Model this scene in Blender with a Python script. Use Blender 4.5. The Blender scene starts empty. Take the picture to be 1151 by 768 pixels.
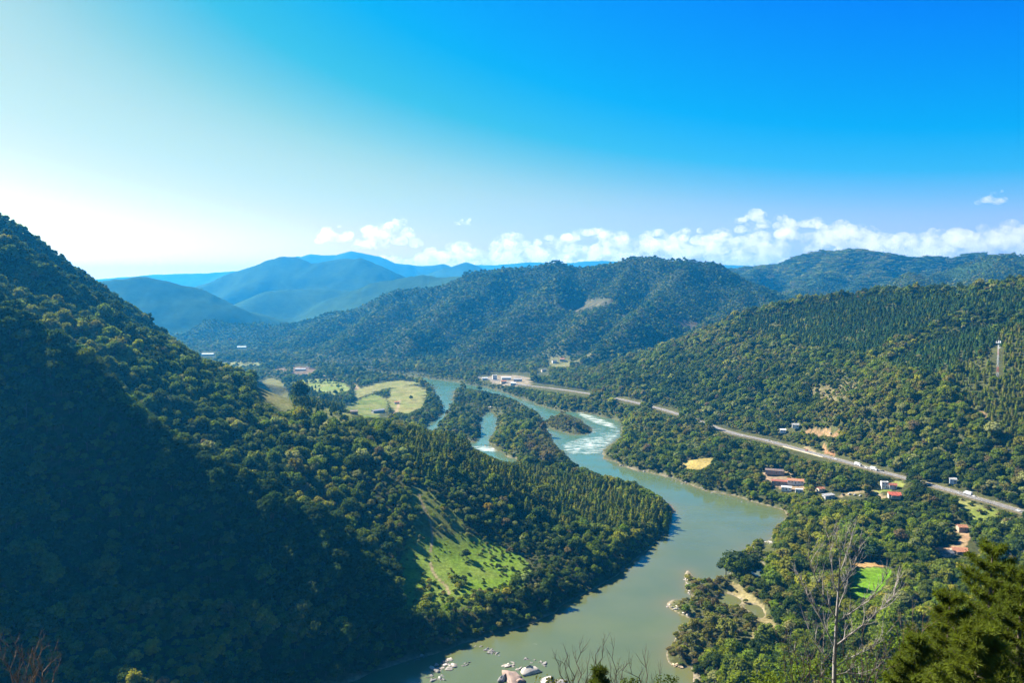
import bpy, bmesh, math, random
import numpy as np
from mathutils import Vector, Matrix, Euler

rad = math.radians
SC = bpy.context.scene
COL = SC.collection
HC = 250.0                                   # height of the lookout above the river
FPX, W0, H0 = 900.0, 1151.0, 768.0           # the photograph's focal length in its own pixels
PITCH = math.atan(62.0 / FPX)
CAM = np.array([0.0, 0.0, HC])
COSP, SINP = math.cos(PITCH), math.sin(PITCH)

# ------------------------------------------------------------------ view geometry
def ray(px, py):
    a = (np.asarray(px, float) - W0 / 2) / FPX
    b = -(np.asarray(py, float) - H0 / 2) / FPX
    return np.stack([a, COSP + b * SINP, -SINP + b * COSP], -1)

def project(p):
    p = np.asarray(p, float)
    y = p[..., 1]; z = p[..., 2] - HC
    d = np.maximum(y * COSP - z * SINP, 1e-6)
    return p[..., 0] / d * FPX + W0 / 2, -(y * SINP + z * COSP) / d * FPX + H0 / 2, y * COSP - z * SINP

def at_z(px, py, z=0.0):
    r = ray(px, py)
    t = (z - HC) / r[..., 2]
    return CAM + r * t[..., None] if r.ndim > 1 else CAM + r * t

def at_d(px, py, d):
    """world point on the ray through a pixel at horizontal distance d"""
    r = ray(px, py)
    return CAM + r * (d / math.hypot(r[0], r[1]))

# ------------------------------------------------------------------ noise
def _hash(ix, iy, seed):
    h = (ix.astype(np.int64) * 374761393 + iy.astype(np.int64) * 668265263 + seed * 1442695041) & 0xFFFFFFFF
    h = ((h ^ (h >> 13)) * 1274126177) & 0xFFFFFFFF
    h = (h ^ (h >> 16)) & 0xFFFFFFFF
    return h / 4294967295.0

def vnoise(x, y, seed=0):
    ix = np.floor(x); iy = np.floor(y)
    fx = x - ix; fy = y - iy
    fx = fx * fx * fx * (fx * (fx * 6 - 15) + 10); fy = fy * fy * fy * (fy * (fy * 6 - 15) + 10)
    a = _hash(ix, iy, seed); b = _hash(ix + 1, iy, seed)
    c = _hash(ix, iy + 1, seed); d = _hash(ix + 1, iy + 1, seed)
    return (a * (1 - fx) + b * fx) * (1 - fy) + (c * (1 - fx) + d * fx) * fy

def fbm(x, y, scale, oct=4, seed=0, gain=0.5):
    s = 0; a = 1; t = 0; f = 1.0 / scale
    for o in range(oct):
        s = s + a * vnoise(x * f + 17.3 * o, y * f - 9.1 * o, seed + o); t += a
        a *= gain; f *= 2.03
    return s / t

def ridged(x, y, scale, oct=4, seed=0, gain=0.42):
    s = 0; a = 1; t = 0; f = 1.0 / scale
    for o in range(oct):
        s = s + a * (1 - np.abs(2 * vnoise(x * f + 5.7 * o, y * f + 3.3 * o, seed + o) - 1)); t += a
        a *= gain; f *= 2.1
    return s / t

def sstep(a, b, x):
    t = np.clip((x - a) / (b - a), 0, 1)
    return t * t * (3 - 2 * t)

# ------------------------------------------------------------------ polygons
def smooth_poly(pts, n=4, closed=True):
    p = np.asarray(pts, float); m = len(p); out = []
    rng = range(m if closed else m - 1)
    for i in rng:
        if closed:
            p0, p1, p2, p3 = p[i - 1], p[i], p[(i + 1) % m], p[(i + 2) % m]
        else:
            p0, p1, p2, p3 = p[max(i - 1, 0)], p[i], p[i + 1], p[min(i + 2, m - 1)]
        for k in range(n):
            t = k / n
            out.append(0.5 * ((2 * p1) + (p2 - p0) * t + (2 * p0 - 5 * p1 + 4 * p2 - p3) * t * t + (3 * p1 - p0 - 3 * p2 + p3) * t ** 3))
    if not closed:
        out.append(p[-1])
    return np.array(out)

def in_poly(x, y, poly):
    x = np.asarray(x, float); y = np.asarray(y, float)
    r = np.zeros(x.shape, bool)
    lo, hi = poly.min(0), poly.max(0)
    idx = np.nonzero((x >= lo[0]) & (x <= hi[0]) & (y >= lo[1]) & (y <= hi[1]))
    if len(idx[0]) == 0:
        return r
    xx, yy = x[idx], y[idx]; c = np.zeros(xx.shape, bool)
    q = np.roll(poly, -1, 0)
    for (x1, y1), (x2, y2) in zip(poly, q):
        if y1 == y2:
            continue
        k = ((y1 > yy) != (y2 > yy)) & (xx < (x2 - x1) * (yy - y1) / (y2 - y1) + x1)
        c ^= k
    r[idx] = c
    return r

def seg_dist(x, y, line, closed=False):
    d = np.full(np.shape(x), 1e18); tt = np.zeros(np.shape(x))
    n = len(line)
    for i in range(n if closed else n - 1):
        a, b = line[i], line[(i + 1) % n]
        dx, dy = b[0] - a[0], b[1] - a[1]; L = dx * dx + dy * dy + 1e-9
        t = np.clip(((x - a[0]) * dx + (y - a[1]) * dy) / L, 0, 1)
        e = (x - a[0] - t * dx) ** 2 + (y - a[1] - t * dy) ** 2
        k = e < d
        d = np.where(k, e, d); tt = np.where(k, i + t, tt)
    return np.sqrt(d), tt

# ------------------------------------------------------------------ the river and its islands (traced on the water plane z = 0)
def P0(pts):
    a = np.array(pts, float)
    return at_z(a[:, 0], a[:, 1], 0.0)[:, :2]

RIVER_PX = [(250, 900), (300, 800), (380, 773), (430, 754), (480, 738), (530, 722), (575, 708), (615, 692), (650, 672), (690, 648), (722, 622),
            (746, 600), (757, 584), (755, 571), (742, 562), (715, 553), (680, 546), (640, 539), (600, 533), (570, 526), (548, 517),
            (531, 507), (524, 500), (505, 493), (488, 487), (480, 481), (486, 474), (497, 464), (496, 455), (491, 445), (486, 435),
            (470, 430), (440, 425), (400, 420), (400, 416), (440, 420), (478, 425), (520, 431), (547, 436), (569, 442), (593, 451), (609, 457),
            (630, 462), (650, 464), (676, 468), (696, 474), (699, 480), (700, 488), (692, 496), (681, 503), (677, 513), (686, 518),
            (703, 525), (724, 531), (753, 537), (772, 544), (791, 552), (820, 557), (845, 564), (870, 571), (884, 579), (880, 592),
            (867, 605), (850, 612), (834, 625), (818, 646), (806, 654), (788, 656), (774, 641), (768, 648), (771, 664), (780, 676),
            (768, 676), (755, 675), (750, 682), (764, 692), (783, 700), (768, 708), (755, 720), (750, 738), (752, 746), (765, 751), (779, 750),
            (780, 770), (785, 792), (850, 900)]
ISLAND_PX = [(507, 458), (509, 440), (521, 438), (546, 443), (562, 446), (577, 451), (590, 457), (602, 464), (612, 474), (612, 482), (620, 490),
             (626, 503), (640, 517), (652, 531), (620, 526), (590, 519), (572, 514), (561, 508), (548, 498), (557, 484), (559, 470), (549, 463),
             (541, 471), (541, 488), (533, 498), (520, 494), (500, 489), (492, 483), (498, 472)]
ISLET_PX = [(613, 476), (630, 468), (645, 470), (660, 478), (664, 486), (645, 489), (625, 484)]
POOLS_PX = [[(846, 634), (853, 632), (858, 638), (857, 646), (850, 652), (845, 644)],
            [(806, 674), (816, 669), (830, 674), (826, 681), (812, 682)],
            [(840, 682), (850, 681), (861, 690), (857, 696), (846, 692)]]
RIVER = smooth_poly(P0(RIVER_PX), 3)
ISLAND = smooth_poly(P0(ISLAND_PX), 3)
ISLET = smooth_poly(P0(ISLET_PX), 3)
POOLS = [smooth_poly(P0(p), 3) for p in POOLS_PX]

def water_dist(x, y):
    """signed distance to the shoreline: negative on the water"""
    ww = np.zeros(np.shape(x), bool); d = np.full(np.shape(x), 1e9)
    ww = in_poly(x, y, RIVER)
    for isl in (ISLAND, ISLET):
        ww &= ~in_poly(x, y, isl)
    for p in POOLS:
        ww |= in_poly(x, y, p)
    for p in [RIVER, ISLAND, ISLET] + POOLS:
        # distance to the shore matters only within 60 m of it
        g = 60.0; n = len(p)
        for i in range(n):
            a, b = p[i], p[(i + 1) % n]
            k = np.nonzero((x > min(a[0], b[0]) - g) & (x < max(a[0], b[0]) + g) & (y > min(a[1], b[1]) - g) & (y < max(a[1], b[1]) + g))[0]
            if len(k):
                dx, dy = b[0] - a[0], b[1] - a[1]; L = dx * dx + dy * dy + 1e-9
                t = np.clip(((x[k] - a[0]) * dx + (y[k] - a[1]) * dy) / L, 0, 1)
                d[k] = np.minimum(d[k], np.hypot(x[k] - a[0] - t * dx, y[k] - a[1] - t * dy))
    return np.where(ww, -d, d)

# ------------------------------------------------------------------ hills: crest lines (pixel on the crest, horizontal distance) and flank slopes
RIDGES = {}
def ridge(hill, slope, pts, tail=(), foot=0.0, noise=1.0):
    L = [at_d(px, py, d) for px, py, d in pts] + [np.array(t, float) for t in tail]
    if hill != 'blue_mountains':
        for q in L: q[2] -= 9.0                   # the crowns of the forest make up the rest
    RIDGES.setdefault(hill, []).append((np.array(L), slope, noise))

# near spur in the shade, lower left
ridge('near_spur', 1.15, [(478, 722, 542), (440, 690, 560), (400, 650, 575), (340, 575, 597), (290, 547, 610), (235, 520, 622), (185, 496, 636), (140, 468, 652),
                          (100, 432, 672), (60, 390, 694), (0, 345, 724)], [(-545, 650, 350), (-800, 660, 560), (-1300, 700, 640)])  # unseen tail beyond the left edge, raised to shade the spur's foot
# lit spur behind it
ridge('lit_spur', 0.44, [(430, 520, 1180), (360, 492, 1200), (280, 455, 1230), (200, 425, 1160), (130, 394, 1080), (70, 352, 1030), (0, 328, 980)], [(-820, 950, 330)])
ridge('lit_spur', 0.42, [(455, 560, 960), (400, 520, 980), (330, 490, 985), (260, 450, 990), (190, 415, 1000)])
# upper spur of the left mountain
ridge('upper_spur', 0.92, [(215, 418, 1320), (150, 386, 1240), (100, 340, 1180), (50, 308, 1120), (0, 272, 1070)], [(-900, 1000, 420)])
# left mountain, back crest
ridge('left_mountain', 1.0, [(392, 470, 1560), (360, 446, 1690), (325, 434, 1790), (265, 422, 1800), (213, 410, 1770), (184, 394, 1740), (150, 376, 1700), (116, 354, 1650), (84, 334, 1580),
                              (62, 318, 1520), (48, 305, 1490), (30, 281, 1430), (16, 264, 1390), (0, 244, 1340)], [(-950, 1150, 420), (-1300, 1100, 560)], 0, .35)
# right hill
ridge('right_hill', 0.40, [(596, 438, 1960), (620, 432, 1980), (660, 420, 1990), (700, 406, 1990), (750, 393, 1960), (790, 381, 1930), (820, 367, 1890), (860, 353, 1840), (900, 343, 1790),
                           (950, 336, 1740), (1000, 331, 1700), (1050, 331, 1660), (1100, 327, 1620), (1151, 323, 1590)], [(1150, 1350, 262), (1500, 1200, 270)])
ridge('right_hill', 0.44, [(1000, 470, 1260), (1040, 440, 1270), (1062, 424, 1275), (1090, 405, 1280), (1120, 384, 1285), (1151, 366, 1290)], [(1000, 1100, 235), (1400, 1000, 250)])
ridge('right_hill', 0.42, [(870, 470, 1430), (905, 440, 1500), (945, 400, 1580), (985, 362, 1650)])
ridge('right_hill', 0.40, [(735, 455, 1720), (760, 430, 1800), (785, 400, 1880)])
# central ridge
ridge('central_ridge', 0.60, [(203, 378, 3850), (234, 364, 3800), (273, 358, 3760), (336, 356, 3700), (370, 346, 3650), (400, 340, 3600), (425, 335, 3580), (450, 324.5, 3560), (478, 326, 3540),
                              (509, 320.5, 3520), (567, 305, 3480), (614, 303, 3460), (645, 307, 3440), (677, 299, 3430), (712, 293, 3410), (743, 291, 3400), (778, 293, 3400), (800, 291, 3400),
                              (815, 299, 3400), (841, 317, 3300), (856, 332, 3150), (880, 350, 2900)])
ridge('central_ridge', 0.52, [(645, 307, 3440), (618, 322, 3200), (590, 345, 2980), (560, 365, 2780), (520, 395, 2560)])
ridge('central_ridge', 0.52, [(778, 293, 3400), (752, 322, 3050), (722, 352, 2760), (700, 376, 2560), (655, 402, 2350)])
ridge('central_ridge', 0.52, [(712, 293, 3410), (690, 325, 3080), (668, 352, 2800), (640, 378, 2600)])
ridge('central_ridge', 0.52, [(567, 305, 3480), (540, 326, 3250), (500, 350, 3000), (470, 376, 2780), (450, 398, 2620)])
ridge('central_ridge', 0.52, [(478, 326, 3540), (440, 348, 3300), (405, 368, 3050), (380, 388, 2850)])
ridge('central_ridge', 0.52, [(400, 340, 3600), (370, 358, 3400), (345, 378, 3200), (330, 394, 3050)])
ridge('central_ridge', 0.52, [(841, 318, 3300), (828, 340, 3000), (805, 362, 2700), (780, 385, 2450)])
# hills behind it on the right
ridge('back_hills', 0.5, [(800, 303, 5600), (817, 299, 5600), (837, 295, 5600), (864, 295, 5550), (888, 293, 5500), (919, 289, 5450), (954, 286.5, 5400), (1001, 291, 5400), (1040, 292, 5400),
                           (1083, 296, 5400), (1091, 290, 5500), (1105, 288.5, 5500), (1116, 291, 5500), (1122, 297, 5500), (1151, 300, 5500)], [(5500, 4500, 400)])
ridge('back_hills', 0.5, [(985, 330, 4100), (1020, 318, 4200), (1056, 307, 4250), (1102, 303, 4250), (1128, 295, 4250), (1140, 294, 4250), (1151, 294, 4250)], [(4200, 3400, 380)])
ridge('back_hills', 0.5, [(864, 295, 5550), (845, 315, 4900), (825, 335, 4200)])
ridge('back_hills', 0.5, [(1001, 291, 5400), (975, 305, 5000), (950, 325, 4500)])
ridge('back_hills', 0.5, [(954, 287, 5400), (925, 310, 4700), (890, 333, 4000)])
ridge('back_hills', 0.5, [(1128, 295, 4250), (1100, 318, 3700)])
ridge('back_hills', 0.5, [(1056, 307, 4250), (1010, 325, 3600)])
# blue mountains
M = 'blue_mountains'
ridge(M, 0.46, [(60, 345, 4900), (85, 331, 4850), (105, 322.5, 4800), (130, 318, 4800), (165, 317, 4800), (190, 319, 4800), (210, 324, 4800), (232, 333, 4800), (252, 343, 4800), (280, 355, 4750)], (), 0, .5)
ridge(M, 0.45, [(225, 322, 7400), (270, 315, 7300), (297, 305, 7300), (308, 293, 7300), (318, 290, 7300), (330, 290.5, 7300), (340, 295, 7200), (352, 298, 7150), (364, 295, 7100), (382, 292, 7100), (403, 292.5, 7050), (419, 299, 7000), (432, 306, 6900), (447, 314, 6800), (480, 330, 6500)], (), 0, .4)
ridge(M, 0.40, [(400, 330, 5600), (430, 319, 5500), (463, 313.5, 5400), (491, 313, 5300), (517, 311, 5200), (538, 312, 5100), (564, 307, 5000), (620, 320, 4800)], (), 0, .4)
ridge(M, 0.40, [(300, 330, 6000), (350, 328, 6000), (400, 327, 5900)], (), 0, .4)
ridge(M, 0.40, [(497, 306, 9500), (505, 301, 9500), (523, 296, 9500), (532, 299, 9500), (538, 304, 9300), (546, 309, 9300), (570, 315, 9000)], (), 0, .3)
ridge(M, 0.45, [(330, 292, 11000), (349, 286.5, 11000), (377, 288, 11000), (395, 283.5, 11000), (410, 286, 11000), (426, 289, 11000), (442, 296, 10800), (468, 300, 10800), (481, 299, 10800), (497, 298, 10800), (520, 306, 10500)], (), 0, .3)
ridge(M, 0.40, [(500, 303, 15000), (528, 298, 15000), (557, 298, 15000), (591, 295, 15000), (606, 295, 15000), (630, 297, 15000), (652, 294, 15000), (678, 292.5, 15000), (715, 293.5, 15000), (760, 297, 15000), (840, 298, 15000)], (), 0, .3)
ridge(M, 0.30, [(60, 322, 12500), (90, 318, 12500), (120, 315, 12500), (160, 311, 12500), (200, 309, 12500), (240, 307, 12500), (262, 305, 12500), (275, 309, 12500), (295, 302, 12300), (310, 295, 12200), (335, 289, 12000)], (), 0, .3)
# the lookout's own hill, under and behind the camera
RIDGES['lookout'] = [(np.array([(0, -4, 239.5), (60, -160, 250), (120, -500, 280)]), 0.80, 0.6), (np.array([(0, -4, 239.5), (-150, -220, 252), (-500, -500, 300)]), 0.80, 0.6),
                     (np.array([(0, -4, 239.5), (120, -60, 242), (400, -200, 270)]), 0.80, 0.6)]
HILLS = list(RIDGES)

def hills(x, y):
    """height above the valley floor and the index of the hill that makes it"""
    sh = np.shape(x); x = np.ravel(x).astype(float); y = np.ravel(y).astype(float)
    best = np.zeros(len(x)); who = np.full(len(x), -1); acc = np.zeros(len(x)); namp = np.zeros(len(x))
    wob = (fbm(x, y, 420, 3, 11) - 0.5) * 90
    wob2 = (fbm(x, y, 420, 3, 23) - 0.5) * 90
    for hi, h in enumerate(HILLS):
        hh = np.zeros(len(x)); na = np.ones(len(x))
        for line, slope, nz in RIDGES[h]:
            zmax = line[:, 2].max()
            reach = (zmax + 160) / slope
            lo = line[:, :2].min(0) - reach; hi2 = line[:, :2].max(0) + reach
            k = np.nonzero((x > lo[0]) & (x < hi2[0]) & (y > lo[1]) & (y < hi2[1]))[0]
            if len(k) == 0:
                continue
            xx, yy = x[k], y[k]; v = np.full(len(k), -1e9)
            for a, b in zip(line[:-1], line[1:]):
                dx, dy = b[0] - a[0], b[1] - a[1]; L = dx * dx + dy * dy + 1e-9
                t = np.clip(((xx - a[0]) * dx + (yy - a[1]) * dy) / L, 0, 1)
                d = np.hypot(xx - a[0] - t * dx, yy - a[1] - t * dy)
                zc = a[2] + (b[2] - a[2]) * t
                # rounded crest, straight flank, hollow foot
                s = slope * (1 + 0.25 * np.clip(wob[k] / 45, -1, 1))
                dd = np.sqrt(d * d + 14.0 ** 2) - 14.0
                v = np.maximum(v, zc - s * dd)
            v = np.where(v > 30, v, 30 * np.exp((v - 30) / 30.0))
            m = v > hh[k]
            hh[k] = np.maximum(hh[k], v); na[k] = np.where(m, nz, na[k])
        K = 7.0
        m = hh > best
        who = np.where(m, hi, who); namp = np.where(m, na, namp); best = np.maximum(best, hh)
        acc += np.expm1(np.minimum(hh / K, 200.0)) if K > 0 else 0
    h = 7.0 * np.log1p(acc)
    rel = sstep(8, 90, best)
    near = np.hypot(x, y)
    amp = np.clip(near / 60.0, 6, 60)
    nz = (ridged(x, y, 380, 3, 5) - 0.60) * 1.35 * amp * namp
    big = (ridged(x, y, 900, 3, 15) - 0.6) * 1.1 * np.clip((near - 1800) / 30, 0, 70) * namp
    h = h + (nz + big) * rel * np.minimum(1, best / 120)
    return np.maximum(h, 0).reshape(sh), who.reshape(sh)

def base_height(x, y):
    sh = np.shape(x); x = np.ravel(x).astype(float); y = np.ravel(y).astype(float)
    h, who = hills(x, y)
    fl = 3.5 + 4.0 * fbm(x, y, 160, 3, 31)
    wd = np.full(len(x), 1e9)
    k = np.nonzero((y > 300) & (y < 2900) & (np.abs(x) < 900))[0]
    wd[k] = water_dist(x[k], y[k])
    wd[k] += (fbm(x[k], y[k], 22, 3, 35) - 0.5) * 9 * np.clip(np.hypot(x[k], y[k]) / 800, .5, 2.2) * (np.abs(wd[k]) < 30)      # ragged banks
    bank = np.clip(wd * 0.28, -2.5, 1e9)
    bank = np.where(wd < 0, np.maximum(wd * 0.5, -2.5), wd * 0.30)
    w = sstep(0, 40, wd)
    z = np.minimum(fl, np.maximum(bank, -3)) + h * w
    far = sstep(2600, 5000, np.hypot(x, y))
    z = z + far * 6
    return z.reshape(sh), who.reshape(sh), wd.reshape(sh)

# ------------------------------------------------------------------ roads (traced, then laid on the valley side)
HWY_PX = [(535, 424), (560, 428), (590, 433), (620, 436.5), (645, 440), (670, 444), (700, 449.5), (730, 456.5), (757, 464), (785, 473.5), (808, 482), (830, 488.5), (860, 495), (890, 503), (920, 511),
          (950, 519), (980, 527.5), (1012, 536), (1045, 545), (1075, 553.5), (1100, 561), (1120, 566.5), (1151, 576), (1200, 592), (1280, 620)]
def road_levels(px, z0=16.0):
    """trace the road on the hill foot: its level follows the ground, smoothed to an even grade"""
    a = np.array(px, float); z = np.full(len(a), z0)
    for _ in range(5):
        w = np.stack([at_z(a[i, 0], a[i, 1], z[i]) for i in range(len(a))])
        g = base_height(w[:, 0], w[:, 1])[0]
        g = np.convolve(np.pad(g, 3, mode='edge'), np.ones(7) / 7, 'valid')
        z = 0.5 * z + 0.5 * np.clip(g + 1.0, 11, 30)
    z = np.convolve(np.pad(z, 2, mode='edge'), np.ones(5) / 5, 'valid')
    w = np.stack([at_z(a[i, 0], a[i, 1], z[i]) for i in range(len(a))])
    return smooth_poly(w, 6, closed=False)
HWY3 = road_levels(HWY_PX); HWY = HWY3[:, :2]; HWYZ = HWY3[:, 2]
ROADS = [('highway', HWY, 6.0, HWYZ)]

def height(x, y, full=False):
    z, who, wd = base_height(x, y)
    x = np.asarray(x, float); y = np.asarray(y, float)
    sh = z.shape
    zf, xf, yf = z.ravel(), x.ravel(), y.ravel()
    for nm, line, hw, rz in ROADS:
        lo = line.min(0) - 120; hi = line.max(0) + 120
        k = np.nonzero((xf > lo[0]) & (xf < hi[0]) & (yf > lo[1]) & (yf < hi[1]))[0]
        if len(k):
            d, tt = seg_dist(xf[k], yf[k], line)
            rl = np.interp(tt, np.arange(len(line)), rz)
            w = np.maximum(1 - sstep(hw + 3, hw + 30, d), (1 - sstep(hw + 3, hw + 80, d)) * sstep(30, 90, wd.ravel()[k]))
            zf[k] = zf[k] * (1 - w) + (rl - 0.45) * w
            # nothing on the valley side stands higher than the carriageway's line of sight
            i = np.minimum(tt.astype(int), len(line) - 2); dr = line[i + 1] - line[i]
            side = dr[:, 0] * (yf[k] - line[i, 1]) - dr[:, 1] * (xf[k] - line[i, 0])
            lim = rl - 0.45 + np.maximum(d - 9, 0) * 0.03
            zf[k] = np.where((side < 0) & (d < 115), np.minimum(zf[k], lim), zf[k])
    z = zf.reshape(sh)
    return (z, who, wd) if full else z

# ------------------------------------------------------------------ tagging and mesh helpers
def tag(o, label=None, cat=None, group=None, kind=None):
    if label: o['label'] = label
    if cat: o['category'] = cat
    if group: o['group'] = group
    if kind: o['kind'] = kind
    return o

def empty(name, loc=(0, 0, 0), rz=0.0, label=None, cat=None, group=None, scale=1.0):
    o = bpy.data.objects.new(name, None); COL.objects.link(o)
    o.location = loc; o.rotation_euler = (0, 0, rz); o.scale = (scale,) * 3
    o.empty_display_size = 0.5
    return tag(o, label, cat, group)

def mesh_obj(name, me, parent=None):
    o = bpy.data.objects.new(name, me); COL.objects.link(o)
    if parent: o.parent = parent
    return o

def np_mesh(name, v, f, mat=None, smooth=False):
    """mesh from arrays; f is (n,3) or (n,4) or a list of mixed faces"""
    me = bpy.data.meshes.new(name)
    if isinstance(f, np.ndarray):
        n, k = f.shape
        me.vertices.add(len(v)); me.vertices.foreach_set('co', np.ascontiguousarray(v, np.float32).ravel())
        me.loops.add(n * k); me.loops.foreach_set('vertex_index', np.ascontiguousarray(f, np.int32).ravel())
        me.polygons.add(n); me.polygons.foreach_set('loop_start', np.arange(0, n * k, k, dtype=np.int32))
        me.polygons.foreach_set('loop_total', np.full(n, k, np.int32))
        me.update(calc_edges=True)
    else:
        me.from_pydata([tuple(map(float, p)) for p in v], [], f); me.update()
    if smooth:
        me.polygons.foreach_set('use_smooth', np.ones(len(me.polygons), bool))
    if mat: me.materials.append(mat)
    return me

class MB:
    def __init__(s): s.v = []; s.f = []; s.sm = []
    def add(s, v, f, smooth=False):
        o = len(s.v); s.v += [tuple(map(float, p)) for p in v]
        s.f += [tuple(i + o for i in q) for q in f]; s.sm += [smooth] * len(f)
    def box(s, c, d, rz=0.0, taper=1.0):
        x, y, z = d[0] / 2, d[1] / 2, d[2] / 2; k = taper
        v = [(-x, -y, -z), (x, -y, -z), (x, y, -z), (-x, y, -z), (-x * k, -y * k, z), (x * k, -y * k, z), (x * k, y * k, z), (-x * k, y * k, z)]
        ca, sa = math.cos(rz), math.sin(rz)
        s.add([(c[0] + p[0] * ca - p[1] * sa, c[1] + p[0] * sa + p[1] * ca, c[2] + p[2]) for p in v],
              [(0, 3, 2, 1), (4, 5, 6, 7), (0, 1, 5, 4), (1, 2, 6, 5), (2, 3, 7, 6), (3, 0, 4, 7)])
    def prism(s, prof, y0, y1):
        """profile in x,z extruded along y"""
        n = len(prof)
        v = [(p[0], y0, p[1]) for p in prof] + [(p[0], y1, p[1]) for p in prof]
        f = [tuple(range(n)), tuple(range(2 * n - 1, n - 1, -1))] + [((i + 1) % n, i, i + n, (i + 1) % n + n) for i in range(n)]
        s.add(v, f)
    def tube(s, pts, rads, n=6, caps=True):
        pts = [Vector(p) for p in pts]; rings = []
        up = Vector((0.31, 0.17, 0.93))
        o = len(s.v)
        for i, p in enumerate(pts):
            d = (pts[min(i + 1, len(pts) - 1)] - pts[max(i - 1, 0)])
            d = d.normalized() if d.length > 1e-9 else Vector((0, 0, 1))
            a = d.cross(up)
            if a.length < 1e-3: a = d.cross(Vector((1, 0, 0)))
            a.normalize(); b = d.cross(a)
            for k in range(n):
                t = 2 * math.pi * k / n
                s.v.append(tuple(p + (a * math.cos(t) + b * math.sin(t)) * rads[i]))
        for i in range(len(pts) - 1):
            for k in range(n):
                s.f.append((o + i * n + k, o + i * n + (k + 1) % n, o + (i + 1) * n + (k + 1) % n, o + (i + 1) * n + k)); s.sm.append(True)
        if caps:
            s.f.append(tuple(o + k for k in range(n))[::-1]); s.sm.append(False)
            e = o + (len(pts) - 1) * n
            s.f.append(tuple(e + k for k in range(n))); s.sm.append(False)
    def mesh(s, name, mat=None):
        me = bpy.data.meshes.new(name); me.from_pydata(s.v, [], s.f); me.update()
        me.polygons.foreach_set('use_smooth', np.array(s.sm, bool))
        if mat: me.materials.append(mat)
        return me
    def build(s, name, mat=None, parent=None):
        return mesh_obj(name, s.mesh(name, mat), parent)

def copy_tree(o, parent=None):
    c = o.copy(); COL.objects.link(c)
    if parent is not None: c.parent = parent
    for ch in list(o.children): copy_tree(ch, c)
    return c

# ------------------------------------------------------------------ materials
MATS = {}
class NT:
    def __init__(s, name):
        s.m = bpy.data.materials.new(name); s.m.use_nodes = True
        s.t = s.m.node_tree; s.t.nodes.clear()
        s.out = s.n('ShaderNodeOutputMaterial')
    def n(s, typ, **kw):
        nd = s.t.nodes.new(typ)
        for k, v in kw.items(): setattr(nd, k, v)
        return nd
    def l(s, a, b): s.t.links.new(a, b)
    def val(s, sock, v):
        if hasattr(v, 'is_output'): s.l(v, sock)
        else: sock.default_value = v
    def mix(s, a, b, f, typ='MIX'):
        m = s.n('ShaderNodeMix', data_type='RGBA', blend_type=typ)
        s.val(m.inputs[0], f); s.val(m.inputs[6], a); s.val(m.inputs[7], b)
        return m.outputs[2]
    def math(s, op, a, b=0.0, clamp=False):
        m = s.n('ShaderNodeMath', operation=op, use_clamp=clamp)
        s.val(m.inputs[0], a); s.val(m.inputs[1], b)
        return m.outputs[0]
    def noise(s, scale, detail=3, rough=0.55, vec=None):
        m = s.n('ShaderNodeTexNoise'); m.inputs['Scale'].default_value = scale
        m.inputs['Detail'].default_value = detail; m.inputs['Roughness'].default_value = rough
        s.l(vec if vec is not None else s.pos(), m.inputs['Vector'])
        return m.outputs[0]
    def pos(s):
        if not hasattr(s, '_p'): s._p = s.n('ShaderNodeNewGeometry').outputs['Position']
        return s._p
    def obj(s):
        if not hasattr(s, '_o'): s._o = s.n('ShaderNodeTexCoord').outputs['Object']
        return s._o
    def ramp(s, fac, stops):
        r = s.n('ShaderNodeValToRGB'); e = r.color_ramp.elements
        while len(e) < len(stops): e.new(0.5)
        for i, (p, c) in enumerate(stops):
            e[i].position = p; e[i].color = (*c, 1) if len(c) == 3 else c
        s.val(r.inputs[0], fac); return r.outputs[0]
    def mapr(s, v, a, b, c=0.0, d=1.0):
        m = s.n('ShaderNodeMapRange'); s.val(m.inputs[0], v)
        for i, q in enumerate((a, b, c, d)): m.inputs[i + 1].default_value = q
        return m.outputs[0]

def c4(c): return (c[0], c[1], c[2], 1.0)

def plain(name, col, rough=0.7, var=0.15, scale=1.0, metal=0.0, spec=0.3, local=True):
    """a real-world paint, wall or stone colour with uneven weathering"""
    if name in MATS: return MATS[name]
    t = NT(name); b = t.n('ShaderNodeBsdfPrincipled')
    n = t.noise(scale, 5, 0.6, t.obj() if local else None)
    k = t.mapr(n, 0.3, 0.7, 1 - var, 1 + var)
    cc = t.n('ShaderNodeVectorMath', operation='SCALE'); cc.inputs[0].default_value = col; t.l(k, cc.inputs['Scale'])
    t.l(cc.outputs[0], b.inputs['Base Color']); b.inputs['Roughness'].default_value = rough
    b.inputs['Metallic'].default_value = metal; b.inputs['Specular IOR Level'].default_value = spec
    t.l(b.outputs[0], t.out.inputs[0]); MATS[name] = t.m
    return t.m

def leaf_mat(name, trans=0.35, var=0.35):
    t = NT(name)
    a = t.n('ShaderNodeAttribute', attribute_type='INSTANCER', attribute_name='tint')
    n = t.noise(0.9, 2, 0.6, t.obj())
    k = t.mapr(n, 0.3, 0.7, 1 - var, 1 + var)
    cc = t.n('ShaderNodeVectorMath', operation='SCALE'); t.l(a.outputs['Color'], cc.inputs[0]); t.l(k, cc.inputs['Scale'])
    d = t.n('ShaderNodeBsdfDiffuse'); t.l(cc.outputs[0], d.inputs[0])
    tr = t.n('ShaderNodeBsdfTranslucent')
    tc = t.mix(cc.outputs[0], (1.25, 1.35, 0.5, 1), 1.0, 'MULTIPLY'); t.l(tc, tr.inputs[0])
    m = t.n('ShaderNodeMixShader'); m.inputs[0].default_value = trans
    t.l(d.outputs[0], m.inputs[1]); t.l(tr.outputs[0], m.inputs[2]); t.l(m.outputs[0], t.out.inputs[0])
    return t.m

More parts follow.
